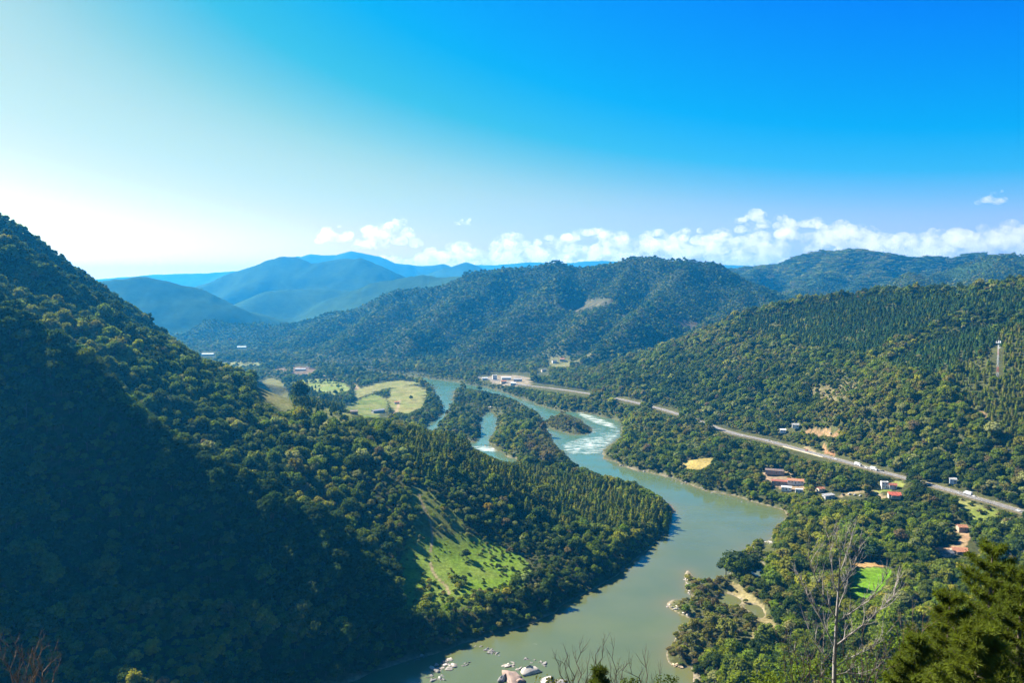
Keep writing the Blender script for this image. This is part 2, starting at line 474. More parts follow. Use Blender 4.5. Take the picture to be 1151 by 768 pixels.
LEAF = leaf_mat('foliage')
BARK = plain('bark', (0.11, 0.085, 0.06), 0.9, 0.3, 2.0)
# ------------------------------------------------------------------ ground sheet: fans out from the lookout, finer where it is seen
def theta_list():
    a = np.arange(-39, 39.001, 0.11)
    b = np.concatenate([np.arange(39.6, 60, 1.0), np.arange(60, 300, 5.0), np.arange(300, 320.9, 1.0)])
    return np.radians(np.concatenate([a, b]))
TH = theta_list()
RR = [0.8]
while RR[-1] < 300: RR.append(RR[-1] * 1.035 + 0.3)
while RR[-1] < 3000: RR.append(RR[-1] * 1.0052)
while RR[-1] < 19500: RR.append(RR[-1] * 1.0085)
RR = np.array(RR)
TX = np.outer(RR, np.sin(TH)); TY = np.outer(RR, np.cos(TH))
TZ, TWHO, TWD = height(TX, TY, full=True)
NRr, NT_ = TX.shape

# visibility horizon on the same fan, for leaving out forest that no near viewpoint can see
_el = np.where(RR[:, None] < 40, -9.0, (TZ - HC) / RR[:, None])
HORIZ = np.maximum.accumulate(_el, 0)

def visible(x, y, z, tol=0.012):
    r = np.hypot(x, y); th = np.degrees(np.arctan2(x, y))
    j = np.clip(((th + 39) / 0.11).round().astype(int), 0, int(78 / 0.11))
    i = np.clip(np.searchsorted(RR, r * 0.985) - 1, 0, len(RR) - 1)
    return ((z - HC) / r > HORIZ[i, j] - tol) & (np.abs(th) < 38.5)


def hgrid(x, y):
    """height of the ground sheet itself, interpolated on the fan"""
    x = np.asarray(x, float); y = np.asarray(y, float)
    r = np.maximum(np.hypot(x, y), RR[0]); th = np.degrees(np.arctan2(x, y))
    u = np.clip((th + 39) / 0.11, 0, int(78 / 0.11) - 1.001); j = u.astype(int); fu = u - j
    i = np.clip(np.searchsorted(RR, r) - 1, 0, len(RR) - 2); fr = np.clip((r - RR[i]) / (RR[i + 1] - RR[i]), 0, 1)
    return (TZ[i, j] * (1 - fu) + TZ[i, j + 1] * fu) * (1 - fr) + (TZ[i + 1, j] * (1 - fu) + TZ[i + 1, j + 1] * fu) * fr

def hz(x, y):
    return float(hgrid(np.array([x], float), np.array([y], float))[0])

def G(px, py, tmax=19000):
    """where the ray through a pixel meets the ground"""
    px = np.atleast_1d(np.asarray(px, float)); py = np.atleast_1d(np.asarray(py, float))
    r = ray(px, py); r = r / np.hypot(r[:, 0], r[:, 1])[:, None]
    T = np.concatenate([np.arange(60, 3000, 4.0), np.arange(3000, tmax, 15.0)])
    out = np.zeros((len(px), 3))
    for i in range(len(px)):
        q = CAM + r[i] * T[:, None]
        k = np.nonzero(q[:, 2] <= hgrid(q[:, 0], q[:, 1]))[0]
        k = k[0] if len(k) else len(T) - 1
        t = T[k]
        if k > 0:
            a, b = T[k - 1], T[k]
            tt = np.linspace(a, b, 9); q = CAM + r[i] * tt[:, None]
            kk = np.nonzero(q[:, 2] <= hgrid(q[:, 0], q[:, 1]))[0]
            t = tt[kk[0]] if len(kk) else b
        out[i] = CAM + r[i] * t
        out[i, 2] = hgrid(out[i:i + 1, 0], out[i:i + 1, 1])[0]
    return out
def G1(px, py):
    return G([px], [py])[0]

# ------------------------------------------------------------------ land cover: fields, lawns, bare soil (traced on the terrain)
def ground_poly(px, n=3):
    a = smooth_poly(np.array(px, float), n)
    return G(a[:, 0], a[:, 1])[:, :2]

FIELDS = {   # name: (pixels, colour, label)
    'meadow': ([(446, 652), (448, 632), (454, 612), (466, 602), (492, 600), (515, 600), (540, 606), (566, 616), (592, 630), (598, 644), (585, 660), (560, 670), (530, 680), (505, 692), (482, 696), (462, 694), (450, 676)],
               (0.105, 0.172, 0.016), 'bright green riverside meadow with bushes below the shaded spur'),
    'glade': ([(458, 548), (474, 548), (500, 566), (520, 580), (520, 600), (494, 606), (470, 598), (460, 576)], (0.115, 0.140, 0.030), 'narrow grassy glade with a bare path between the trees'),
    'lawn': ([(957, 642), (980, 640), (1003, 641), (999, 654), (988, 666), (972, 674), (957, 671)], (0.10, 0.20, 0.012), 'vivid green lawn behind the bare dead tree'),
    'pasture': ([(440, 437), (458, 434), (476, 436), (479, 446), (474, 457), (458, 465), (442, 462), (436, 450)], (0.145, 0.158, 0.052), 'pale dry pasture beside the far river branch'),
    'farm_field': ([(386, 458), (404, 449), (424, 444), (434, 450), (432, 462), (420, 470), (402, 468)], (0.105, 0.140, 0.034), 'greenish farm field left of the dry pasture'),
    'strip_field': ([(398, 440), (418, 432), (445, 428), (472, 431), (455, 434), (432, 437), (412, 445), (400, 448)], (0.14, 0.155, 0.05), 'thin green strip of pasture behind the farm field'),
    'rough_meadow': ([(335, 462), (362, 458), (392, 466), (398, 480), (372, 482), (345, 474)], (0.12, 0.135, 0.042), 'rough olive meadow at the foot of the wooded spur tip'),
    'ploughed_field': ([(304, 417), (322, 413), (350, 413), (356, 420), (338, 424), (312, 423)], (0.12, 0.085, 0.065), 'ploughed reddish brown field on the far valley floor'),
    'green_field': ([(328, 430), (350, 426), (378, 428), (395, 437), (385, 446), (360, 444), (338, 440)], (0.15, 0.19, 0.05), 'green field behind the wooded spur tip'),
    'far_field': ([(250, 408), (275, 406), (296, 409), (290, 414), (262, 413)], (0.14, 0.16, 0.06), 'light green field far up the valley'),
    'clearing': ([(288, 432), (300, 426), (314, 428), (325, 446), (330, 459), (318, 463), (302, 452), (290, 444)], (0.12, 0.125, 0.045), 'olive grassy clearing on the wooded spur'),
    'dry_field': ([(766, 520), (782, 516), (800, 515), (797, 523), (785, 528), (770, 527)], (0.24, 0.19, 0.06), 'small straw coloured field among riverside trees'),
    'verge': ([(1018, 541), (1006, 541), (992, 545), (978, 552), (985, 557), (1000, 553), (1018, 549)], (0.15, 0.20, 0.03), 'grass verge by the red roofed house'),
    'roadside_grass': ([(1070, 558), (1098, 567), (1125, 576), (1118, 584), (1095, 590), (1085, 583), (1074, 570)], (0.14, 0.17, 0.035), 'rough grass bank below the highway'),
    'dirt_yard': ([(904, 486), (918, 482), (938, 486), (943, 491), (930, 490), (915, 487)], (0.27, 0.165, 0.09), 'bare orange earth yard above the highway'),
    'dirt_track': ([(921, 496), (924, 496), (930, 505), (932, 511), (928, 511), (925, 504)], (0.28, 0.15, 0.08), 'orange dirt track climbing from the highway'),
    'sandy_drive': ([(1072, 600), (1082, 596), (1086, 606), (1080, 618), (1066, 622), (1050, 618), (1052, 614), (1066, 615), (1076, 610)], (0.30, 0.19, 0.11), 'sandy drive between trees on the right bank'),
    'earth_bank': ([(958, 632), (985, 631), (1000, 634), (998, 638), (960, 638)], (0.30, 0.17, 0.07), 'strip of bare orange earth behind the lawn'),
    'earth_scar': ([(1100, 462), (1106, 462), (1112, 474), (1120, 486), (1112, 488), (1104, 478)], (0.22, 0.14, 0.08), 'bare earth scar on the right hill'),
    'yard': ([(856, 530), (880, 532), (905, 541), (905, 549), (888, 551), (868, 546)], (0.22, 0.16, 0.10), 'bare yard among the low riverside sheds'),
    'sand_spit': ([(820, 655), (840, 660), (866, 690), (872, 716), (860, 722), (842, 716), (850, 700), (838, 690), (820, 668)], (0.19, 0.16, 0.075), 'sandy ground behind the bushy spit'),
    'clear_cut': ([(622, 345), (650, 338), (680, 336), (690, 340), (672, 346), (648, 352), (632, 349)], (0.065, 0.064, 0.038), 'bare clear cut patch on the central ridge'),
    'bare_slope': ([(758, 362), (772, 359), (786, 364), (780, 370), (764, 370)], (0.095, 0.08, 0.058), 'bare earth patch on the flank of the central ridge'),
    'village_ground': ([(548, 424), (565, 422), (592, 424), (596, 432), (575, 434), (555, 430)], (0.20, 0.17, 0.13), 'open ground of the village by the far road'),
    'hill_meadow': ([(616, 404), (640, 396), (668, 392), (664, 402), (640, 412), (622, 414)], (0.10, 0.11, 0.045), 'grassy hollow with houses beside the far hill foot'),
    'cut_patch': ([(905, 445), (930, 432), (955, 428), (965, 440), (945, 452), (920, 456)], (0.12, 0.105, 0.05), 'thin brownish clearing on the right hill'),
    'river_flat': ([(398, 472), (420, 474), (450, 472), (474, 478), (462, 490), (430, 488), (402, 486)], (0.14, 0.145, 0.05), 'rough pale grass among trees by the pasture'),
}
SOLID = {'strip_field', 'rough_meadow', 'farm_field', 'meadow', 'glade', 'lawn', 'pasture', 'ploughed_field', 'green_field', 'clearing', 'dry_field', 'verge', 'dirt_yard', 'dirt_track', 'sandy_drive', 'far_field', 'earth_bank', 'earth_scar',
         'clear_cut', 'bare_slope', 'roadside_grass'}
FPOLY = {k: ground_poly(v[0]) for k, v in FIELDS.items()}

# narrow trodden tracks
TRACKS = [([(484, 634), (487, 644), (493, 652), (501, 659), (505, 668)], 1.1), ([(471, 558), (476, 570), (482, 582), (486, 600), (484, 620)], 1.0),
          ([(452, 476), (440, 470), (446, 462), (449, 450)], 3.0), ([(985, 556), (975, 552), (962, 553), (945, 558)], 2.5), ([(985, 556), (995, 561)], 2.5),
          ([(905, 503), (915, 508)], 3), ([(800, 480), (806, 483)], 4), ([(346, 420), (372, 424), (396, 432), (402, 438)], 5), ([(640, 412), (622, 420), (600, 426)], 3.5)]
TRACK_L = [(smooth_poly(G(np.array(p)[:, 0], np.array(p)[:, 1])[:, :2], 4, False), w) for p, w in TRACKS]

# colour of the land itself, per vertex
SOIL = np.array([0.045, 0.05, 0.022])
def land_colour(x, y, wd, who):
    n1 = fbm(x, y, 60, 3, 41)[..., None]; n2 = fbm(x, y, 9, 3, 43)[..., None]
    c = SOIL * (0.7 + 0.6 * n1) + np.array([0.03, 0.03, 0.008]) * n2
    r = np.hypot(x, y)[..., None]
    wood = np.array([0.030, 0.055, 0.020]) * (0.6 + 0.8 * fbm(x, y, 240, 4, 47)[..., None])
    c = np.where(r > 2600, c * (1 - sstep(2600, 4200, r)) + wood * sstep(2600, 4200, r), c)
    for k, pts in FPOLY.items():
        jx = (fbm(x, y, 22, 3, 51) - 0.5) * np.clip(np.hypot(x, y) / 60, 7, 50); jy = (fbm(x, y, 22, 3, 53) - 0.5) * np.clip(np.hypot(x, y) / 60, 7, 50)
        m = in_poly(x + jx, y + jy, pts)
        if m.any():
            col = np.array(FIELDS[k][1]); dry = np.array([0.24, 0.20, 0.09])
            f = np.clip(fbm(x, y, 26, 4, 57)[..., None] * 2.6 - 0.9, 0, 1) * 0.7
            f = f * (.30 if k in ('meadow', 'lawn', 'glade', 'clear_cut', 'bare_slope') else .6)
            g = (col * (1 - f) + dry * f) * (0.72 + 0.56 * n2)
            c = np.where(m[..., None], g, c)
    for line, w in TRACK_L:
        lo = line.min(0) - 20; hi = line.max(0) + 20
        kk = (x > lo[0]) & (x < hi[0]) & (y > lo[1]) & (y < hi[1])
        if kk.any():
            d, _ = seg_dist(x[kk], y[kk], line)
            f = (1 - sstep(w * 0.7, w * 1.3, d))[:, None]
            c[kk] = c[kk] * (1 - f) + np.array([0.27, 0.21, 0.12]) * f
    # stony, sandy shore
    shore = np.exp(-(np.maximum(wd, 0) / (0.8 + 4.5 * sstep(.50, .75, fbm(x, y, 35, 3, 59)))) ** 2)[..., None] * (wd < 14)[..., None] * (1 - .75 * sstep(900, 1500, r))
    sand = np.array([0.20, 0.17, 0.12]) * (0.6 + 0.8 * n2)
    c = c * (1 - shore) + sand * shore
    # road verge
    d = np.full(len(x), 1e9); kk = np.nonzero((x > HWY[:, 0].min() - 20) & (x < HWY[:, 0].max() + 20) & (y > HWY[:, 1].min() - 20) & (y < HWY[:, 1].max() + 20))[0]; d[kk] = seg_dist(x[kk], y[kk], HWY[::2])[0]
    f = ((1 - sstep(7, 10, d)) * 0.7)[..., None]
    c = c * (1 - f) + np.array([0.22, 0.175, 0.11]) * (0.7 + 0.6 * n2) * f
    return c
TC = land_colour(TX.ravel(), TY.ravel(), TWD.ravel(), TWHO.ravel())

def ground_material():
    t = NT('ground'); b = t.n('ShaderNodeBsdfDiffuse')
    a = t.n('ShaderNodeVertexColor', layer_name='cover')
    n = t.noise(0.35, 4, 0.65); n2 = t.noise(0.03, 4, 0.6)
    k = t.math('MULTIPLY', t.mapr(n, 0.3, 0.7, 0.6, 1.4), t.mapr(n2, 0.3, 0.7, 0.8, 1.2))
    cc = t.n('ShaderNodeVectorMath', operation='SCALE'); t.l(a.outputs[0], cc.inputs[0]); t.l(k, cc.inputs['Scale'])
    t.l(cc.outputs[0], b.inputs[0])
    bp = t.n('ShaderNodeBump'); bp.inputs['Strength'].default_value = 0.6; bp.inputs['Distance'].default_value = 0.8
    t.l(n, bp.inputs['Height']); t.l(bp.outputs[0], b.inputs['Normal'])
    t.l(b.outputs[0], t.out.inputs[0]); return t.m
GROUND = ground_material()

def fan_faces():
    i, j = np.meshgrid(np.arange(NRr - 1), np.arange(NT_), indexing='ij')
    j2 = (j + 1) % NT_
    return np.stack([i * NT_ + j, i * NT_ + j2, (i + 1) * NT_ + j2, (i + 1) * NT_ + j], -1).reshape(-1, 4)
FF = fan_faces()
TV = np.stack([TX, TY, TZ], -1).reshape(-1, 3)
_fc = TV[FF].mean(1)
who = TWHO.ravel()[FF[:, 0]]
hillh = TZ.ravel()[FF[:, 0]]
cls = np.zeros(len(FF), int)                       # 0 = valley ground
for hi, h in enumerate(HILLS):
    cls[(who == hi) & (hillh > 16)] = 1 + hi
names = ['ground'] + HILLS
for k in FIELDS:
    if k in SOLID:
        _fx, _fy = _fc[:, 0], _fc[:, 1]; _fr = np.clip(np.hypot(_fx, _fy) / 60, 7, 50)
        m = in_poly(_fx + (fbm(_fx, _fy, 22, 3, 51) - 0.5) * _fr, _fy + (fbm(_fx, _fy, 22, 3, 53) - 0.5) * _fr, FPOLY[k]); names.append(k); cls[m] = len(names) - 1
GL = {'ground': 'valley floor under woods, fields and river banks', 'near_spur': 'steep wooded spur lying in shade at lower left', 'lit_spur': 'wooded lower mountainside catching the sun behind the shaded spur',
      'upper_spur': 'upper shoulder of the dark left mountain', 'left_mountain': 'dark mountainside falling from the left edge to the valley', 'right_hill': 'broad wooded hill above the highway on the right',
      'central_ridge': 'long wooded ridge closing the middle of the valley', 'back_hills': 'bluish green hills behind the right hill', 'blue_mountains': 'hazy blue mountains along the horizon',
      'lookout': 'steep hillside below the lookout'}
GN_ = {'ground': 'ground', 'near_spur': 'hill', 'lit_spur': 'hill', 'upper_spur': 'hill', 'left_mountain': 'mountain', 'right_hill': 'hill', 'central_ridge': 'hills', 'back_hills': 'hills', 'blue_mountains': 'mountains', 'lookout': 'hill'}
for ci, nm in enumerate(names):
    f = FF[cls == ci]
    if len(f) == 0: continue
    used, inv = np.unique(f, return_inverse=True)
    me = np_mesh(GN_.get(nm, nm), TV[used], inv.reshape(-1, 4), GROUND, True)
    ca = me.color_attributes.new('cover', 'FLOAT_COLOR', 'POINT')
    cc = np.concatenate([TC.reshape(-1, 3)[used], np.ones((len(used), 1))], 1)
    ca.data.foreach_set('color', cc.astype(np.float32).ravel())
    o = mesh_obj(GN_.get(nm, nm), me)
    cat = {'lookout': 'hill', 'ground': 'ground'}.get(nm, 'mountain' if 'mountain' in nm else 'hill' if nm in HILLS else 'clearing' if nm in ('clearing', 'glade', 'clear_cut', 'bare_slope') else 'soil' if nm in ('dirt_yard', 'dirt_track', 'sandy_drive', 'earth_bank', 'earth_scar') else 'field')
    tag(o, GL.get(nm) or FIELDS[nm][2], cat, kind='structure')

# ------------------------------------------------------------------ the river surface
def water_material():
    t = NT('river_water'); b = t.n('ShaderNodeBsdfPrincipled')
    a = t.n('ShaderNodeVertexColor', layer_name='foam')
    sep = t.n('ShaderNodeSeparateColor'); t.l(a.outputs[0], sep.inputs[0])
    mp = t.n('ShaderNodeMapping'); mp.inputs['Rotation'].default_value = (0, 0, rad(25)); mp.inputs['Scale'].default_value = (0.12, 0.55, 0.5)
    t.l(t.pos(), mp.inputs[0])
    n1 = t.noise(0.42, 5, 0.68, mp.outputs[0]); n2 = t.noise(0.02, 3, 0.5)
    murk_sky = t.mix((0.072, 0.096, 0.038, 1), (0.088, 0.108, 0.042, 1), t.mapr(n2, 0.35, 0.65))
    murk_sky = t.mix(murk_sky, (0.060, 0.132, 0.088, 1), sep.outputs[1])  # turquoise mixed into the far water's colour for reflected sky
    shallow = t.mix(murk_sky, (0.12, 0.105, 0.04, 1), sep.outputs[2])
    fm = t.math('ADD', n1, t.math('SUBTRACT', t.math('MULTIPLY', sep.outputs[0], 0.40), 0.87))
    fk = t.math('MULTIPLY', fm, 4.2, True)
    col = t.mix(shallow, (0.78, 0.82, 0.78, 1), fk)
    t.l(col, b.inputs['Base Color'])
    rs = t.mapr(t.noise(.05, 4, .6, mp.outputs[0]), .4, .62, .04, .24)
    t.l(t.math('ADD', rs, t.math('MULTIPLY', fk, .6)), b.inputs['Roughness']); b.inputs['IOR'].default_value = 1.333
    w1 = t.noise(0.55, 3, 0.6); w2 = t.noise(0.09, 2, 0.5)
    bp = t.n('ShaderNodeBump'); bp.inputs['Strength'].default_value = 0.16; bp.inputs['Distance'].default_value = 0.35
    t.l(t.math('ADD', t.math('MULTIPLY', w1, t.math('ADD', t.math('MULTIPLY', sep.outputs[0], 6.0), 0.6)), t.math('MULTIPLY', w2, 2.0)), bp.inputs['Height'])
    t.l(bp.outputs[0], b.inputs['Normal'])
    t.l(b.outputs[0], t.out.inputs[0]); return t.m
WATER = water_material()
wet = (TWD < 9).ravel()
f = FF[wet[FF].any(1)]
used, inv = np.unique(f, return_inverse=True)
wv = TV[used].copy(); wv[:, 2] = 0.0
me = np_mesh('river', wv, inv.reshape(-1, 4), WATER, True)
wx, wy = wv[:, 0], wv[:, 1]
def px_poly(px): return smooth_poly(P0(px), 3)
foam = np.zeros(len(wx))
for px, s in [([(628, 500), (650, 492), (672, 490), (700, 486), (690, 500), (678, 510), (655, 512), (635, 510)], 1.0), ([(645, 462), (668, 467), (692, 476), (696, 482), (678, 480), (655, 472)], 1.08),
              ([(660, 482), (700, 480), (700, 492), (672, 494)], 0.85), ([(618, 484), (640, 490), (632, 502), (612, 494)], 0.7), ([(530, 501), (560, 502), (566, 508), (538, 508)], 1.1), ([(545, 478), (560, 476), (552, 492), (542, 492)], 0.75),
              ([(492, 436), (512, 436), (506, 456), (496, 452)], 0.55), ([(575, 441), (600, 452), (615, 464), (596, 462), (570, 450)], 0.75),
              ([(480, 775), (510, 762), (540, 749), (566, 735), (590, 724), (604, 718), (608, 721), (592, 731), (570, 742), (545, 755), (510, 775)], 0.85), ([(478, 762), (520, 745), (545, 735), (540, 750), (500, 770)], 0.45)]:
    pl = px_poly(px); d = seg_dist(wx, wy, pl, True)[0]; ins = in_poly(wx, wy, pl)
    foam = np.maximum(foam, s * np.where(ins, np.clip(0.55 + d / 25, 0, 1), np.clip(0.55 - d / 25, 0, 1)))
pxx, pyy, _ = project(np.stack([wx, wy, 0 * wx], -1))
teal = np.maximum(sstep(680, 1400, wy) * 0.95, 0)  # share of painted sky reflection, growing with distance
sh = np.exp(-np.maximum(-TWD.ravel()[used], 0) / 7.0)
ca = me.color_attributes.new('foam', 'FLOAT_COLOR', 'POINT')
ca.data.foreach_set('color', np.stack([foam, teal, sh * 0.7, np.ones(len(wx))], -1).astype(np.float32).ravel())
RIVER_OBJ = tag(mesh_obj('river', me), 'green river winding through the valley with white rapids', 'river', kind='structure')

# ------------------------------------------------------------------ roads
def ribbon(line, hw, z, off=0.0):
    d = np.gradient(line, axis=0); d /= np.linalg.norm(d, axis=1)[:, None]
    n = np.stack([d[:, 1], -d[:, 0]], -1)
    L = line + n * (off - hw); R_ = line + n * (off + hw)
    return L, R_
def ribbon_obj(name, line, hw, z, mat, off=0.0, thick=0.0):
    L, R_ = ribbon(line, hw, z, off); m = MB(); n = len(line)
    zz = z if np.ndim(z) else np.full(n, z)
    v = []
    for i in range(n): v += [(L[i][0], L[i][1], zz[i]), (R_[i][0], R_[i][1], zz[i])]
    m.add(v, [(2 * i, 2 * i + 1, 2 * i + 3, 2 * i + 2) for i in range(n - 1)])
    return m
ASPH = plain('asphalt', (0.15, 0.142, 0.135), 0.85, 0.15, 0.25)
PAINT = plain('road_paint', (0.72, 0.71, 0.66), 0.6, 0.15, 0.5)
hw_root = empty('highway', (0, 0, 0), 0, 'pale two lane highway running along the foot of the right hill', 'road'); hw_root['kind'] = 'structure'
m = ribbon_obj('carriageway', HWY, 5.2, HWYZ, ASPH); m.build('carriageway', ASPH, hw_root)
mm = MB()
for off in (-4.6, 4.6):
    q = ribbon_obj('x', HWY, 0.10, HWYZ + 0.006, PAINT, off); mm.add(q.v, q.f)
seglen = np.concatenate([[0], np.cumsum(np.linalg.norm(np.diff(HWY, axis=0), axis=1))])
for s0 in np.arange(0, seglen[-1] - 4, 9.0):
    ss = np.array([s0, s0 + 4]); lx = np.interp(ss, seglen, HWY[:, 0]); ly = np.interp(ss, seglen, HWY[:, 1]); lz = np.interp(ss, seglen, HWYZ)
    q = ribbon_obj('x', np.stack([lx, ly], -1), 0.08, lz + 0.006, PAINT); mm.add(q.v, q.f)
mm.build('lane_marking', PAINT, hw_root)
# concrete retaining wall on the valley side of the highway
def hwy_at(px, py):
    r = ray(px, py); x, y, _ = project(HWY3)
    i = int(np.argmin(np.hypot(x - px, y - py))); i = min(max(i, 1), len(HWY) - 2)
    best = None
    for k in (i - 1, i):
        for u in np.linspace(0, 1, 21):
            q = HWY3[k] + (HWY3[k + 1] - HWY3[k]) * u; a, b, _ = project(q); e = math.hypot(a - px, b - py)
            if best is None or e < best[0]: best = (e, k + u, q)
    k = int(best[1]); dd = HWY[min(k + 1, len(HWY) - 1)] - HWY[k]
    return best[2], dd / np.linalg.norm(dd), best[1]
_, _, t0 = hwy_at(889, 503); _, _, t1 = hwy_at(927, 513)
wl = HWY[int(t0):int(t1) + 2]; wlz = HWYZ[int(t0):int(t1) + 2]
Lw, Rw = ribbon(wl, 7.6, 0)
side = Lw if np.linalg.norm(Lw.mean(0)) < np.linalg.norm(Rw.mean(0)) else Rw
CONC = plain('pale_concrete', (0.50, 0.44, 0.32), 0.9, 0.25, 0.4)
m = MB()
for a, b, zz in zip(side[:-1], side[1:], wlz):
    c = (a + b) / 2; L = np.linalg.norm(b - a)
    m.box((c[0], c[1], zz - 1.9), (L * 1.0, 0.5, 5.0), math.atan2(b[1] - a[1], b[0] - a[0]))
tag(m.build('retaining_wall', CONC), 'pale concrete retaining wall under the highway edge', 'wall')
# ------------------------------------------------------------------ tree models
def quad_leaves(c, nrm, size, rng, asp=0.75):
    """leaf sprays: small irregular quads at points c, facing nrm"""
    n = len(c)
    a = np.cross(nrm, rng.normal(size=(n, 3))); a /= np.linalg.norm(a, axis=1)[:, None] + 1e-9
    b = np.cross(nrm, a)
    s = size * rng.uniform(0.6, 1.35, (n, 1)); s2 = s * asp * rng.uniform(0.7, 1.2, (n, 1))
    j = lambda: 1 + rng.uniform(-0.35, 0.35, (n, 1))
    bend = nrm * s * rng.uniform(-0.25, 0.1, (n, 1))
    v = np.stack([c - a * s * j() + bend, c - b * s2 * j(), c + a * s * j() + bend, c + b * s2 * j()], 1)
    f = np.arange(n * 4).reshape(n, 4)
    return v.reshape(-1, 3), f

ICO_V, ICO_F = None, None
def ico(sub=1):
    bm = bmesh.new(); bmesh.ops.create_icosphere(bm, subdivisions=sub, radius=1)
    v = np.array([x.co[:] for x in bm.verts]); f = np.array([[q.index for q in p.verts] for p in bm.faces]); bm.free()
    return v, f

def lobes_broad(rng, n, R, H, base):
    """lobe centres of a broad crown: dome of bosses with an uneven edge"""
    out = []
    for i in range(n):
        a = i * 2.399 + rng.uniform(-.5, .5); u = (i + .5) / n
        rr = R * math.sqrt(u) * rng.uniform(0.62, 0.86)
        z = base + (H - base) * (0.22 + 0.50 * math.sqrt(max(0, 1 - u * 0.95)) + rng.uniform(-.14, .10))
        lr = R * rng.uniform(0.36, 0.52)
        out.append((rr * math.cos(a), rr * math.sin(a), z, lr))
    return out

def crown_broad(seed, nl, nq, leaf, R=4.6, H=11.0, base=1.6, core=True, flat=0.88):
    rng = np.random.default_rng(seed); V = []; Fq = []; Ft = []; o = 0
    L = lobes_broad(rng, nl, R, H, base)
    per = max(4, nq // nl)
    iv, if_ = ico(1)
    for (x, y, z, r) in L:
        d = rng.normal(size=(per, 3)); d[:, 2] = np.abs(d[:, 2]) * 1.0 - 0.42 * rng.random(per)
        d /= np.linalg.norm(d, axis=1)[:, None]
        rr = r * rng.uniform(0.72, 1.16, (per, 1))
        c = np.array([x, y, z]) + d * rr * np.array([1, 1, flat])
        nn = d + rng.normal(size=(per, 3)) * 0.55 + np.array([0, 0, 0.25]); nn /= np.linalg.norm(nn, axis=1)[:, None]
        v, f = quad_leaves(c, nn, leaf, rng)
        V.append(v); Fq.append(f + o); o += len(v)
        if core:
            v = iv * r * 0.80 * rng.uniform(0.85, 1.12, (len(iv), 1)) * np.array([1, 1, flat]) + np.array([x, y, z])
            V.append(v); Ft.append(if_ + o); o += len(v)
    return np.concatenate(V), [tuple(q) for q in np.concatenate(Fq).tolist()] + ([tuple(q) for q in np.concatenate(Ft).tolist()] if Ft else [])

def crown_conifer(seed, nq, leaf, R=3.3, H=11.5, base=1.0):
    """slender plantation crown: whorls of drooping sprays thinning to a point"""
    rng = np.random.default_rng(seed)
    u = rng.random(nq) ** 0.8
    z = base + (H - base) * u
    prof = R * (1 - u) ** 0.6 * (0.75 + 0.35 * np.sin(u * 34 + seed)) + 0.15
    a = rng.uniform(0, 2 * math.pi, nq); rr = prof * rng.uniform(0.35, 1.1, nq)
    c = np.stack([rr * np.cos(a), rr * np.sin(a), z - rr * 0.15], 1)
    nn = np.stack([np.cos(a) * 0.7, np.sin(a) * 0.7, np.full(nq, 0.8)], 1) + rng.normal(size=(nq, 3)) * 0.5
    nn /= np.linalg.norm(nn, axis=1)[:, None]
    v, f = quad_leaves(c, nn, leaf, rng, 0.6)
    fl = [tuple(q) for q in f.tolist()]
    k = 7; core = []
    for i, uu in enumerate((0, .3, .65, .96)):
        for j in range(k):
            t = 2 * math.pi * j / k; r = R * 0.62 * (1 - uu) ** 0.75 * rng.uniform(.8, 1.15) + .05
            core.append((r * math.cos(t), r * math.sin(t), base + (H - base) * uu))
    o = len(v); v = np.concatenate([v, np.array(core)])
    for i in range(3):
        for j in range(k): fl.append((o + i * k + j, o + i * k + (j + 1) % k, o + (i + 1) * k + (j + 1) % k, o + (i + 1) * k + j))
    return v, fl

def trunk_mb(H, r, rng, limbs=3, sides=6):
    m = MB(); bend = rng.uniform(-.25, .25, 2)
    m.tube([(0, 0, -1.2), (bend[0] * .4, bend[1] * .4, H * .4), (bend[0], bend[1], H)], [r * 1.25, r * .9, r * .35], sides)
    for i in range(limbs):
        a = rng.uniform(0, 6.28); z = H * rng.uniform(.45, .7); l = H * .38
        m.tube([(bend[0] * .6, bend[1] * .6, z), (math.cos(a) * l * .5, math.sin(a) * l * .5, z + l * .35), (math.cos(a) * l, math.sin(a) * l, z + l * .6)], [r * .5, r * .35, r * .12], max(4, sides - 2), False)
    return m

def model(name, crown, trunk=None):
    """crown and trunk meshes, and one joined mesh for the mass of the forest"""
    v, f = crown
    me = np_mesh(name + '_crown', v, f, LEAF)
    if trunk is None: return {'crown': me, 'trunk': None, 'joined': me}
    tm = trunk.mesh(name + '_trunk', BARK)
    j = bpy.data.meshes.new(name); o = len(v)
    j.from_pydata([tuple(map(float, p)) for p in v] + trunk.v, [], f + [tuple(i + o for i in q) for q in trunk.f]); j.update()
    j.materials.append(LEAF); j.materials.append(BARK)
    j.polygons.foreach_set('material_index', np.array([0] * len(f) + [1] * len(trunk.f), np.int32))
    return {'crown': me, 'trunk': tm, 'joined': j}

rg = np.random.default_rng(5)
def clump_of(maker, n, spread, seed):
    rng = np.random.default_rng(seed); V = []; F = []; o = 0
    for i in range(n):
        a = i * 2.399; r = spread * math.sqrt((i + .4) / n) + rng.uniform(-1, 1)
        v, f = maker(seed * 31 + i); s = rng.uniform(.72, 1.2)
        v = np.array(v) * s + np.array([r * math.cos(a), r * math.sin(a), rng.uniform(-1.5, .5)])
        V.append(v); F += [tuple(k + o for k in q) for q in f]; o += len(v)
    return np.concatenate(V), F

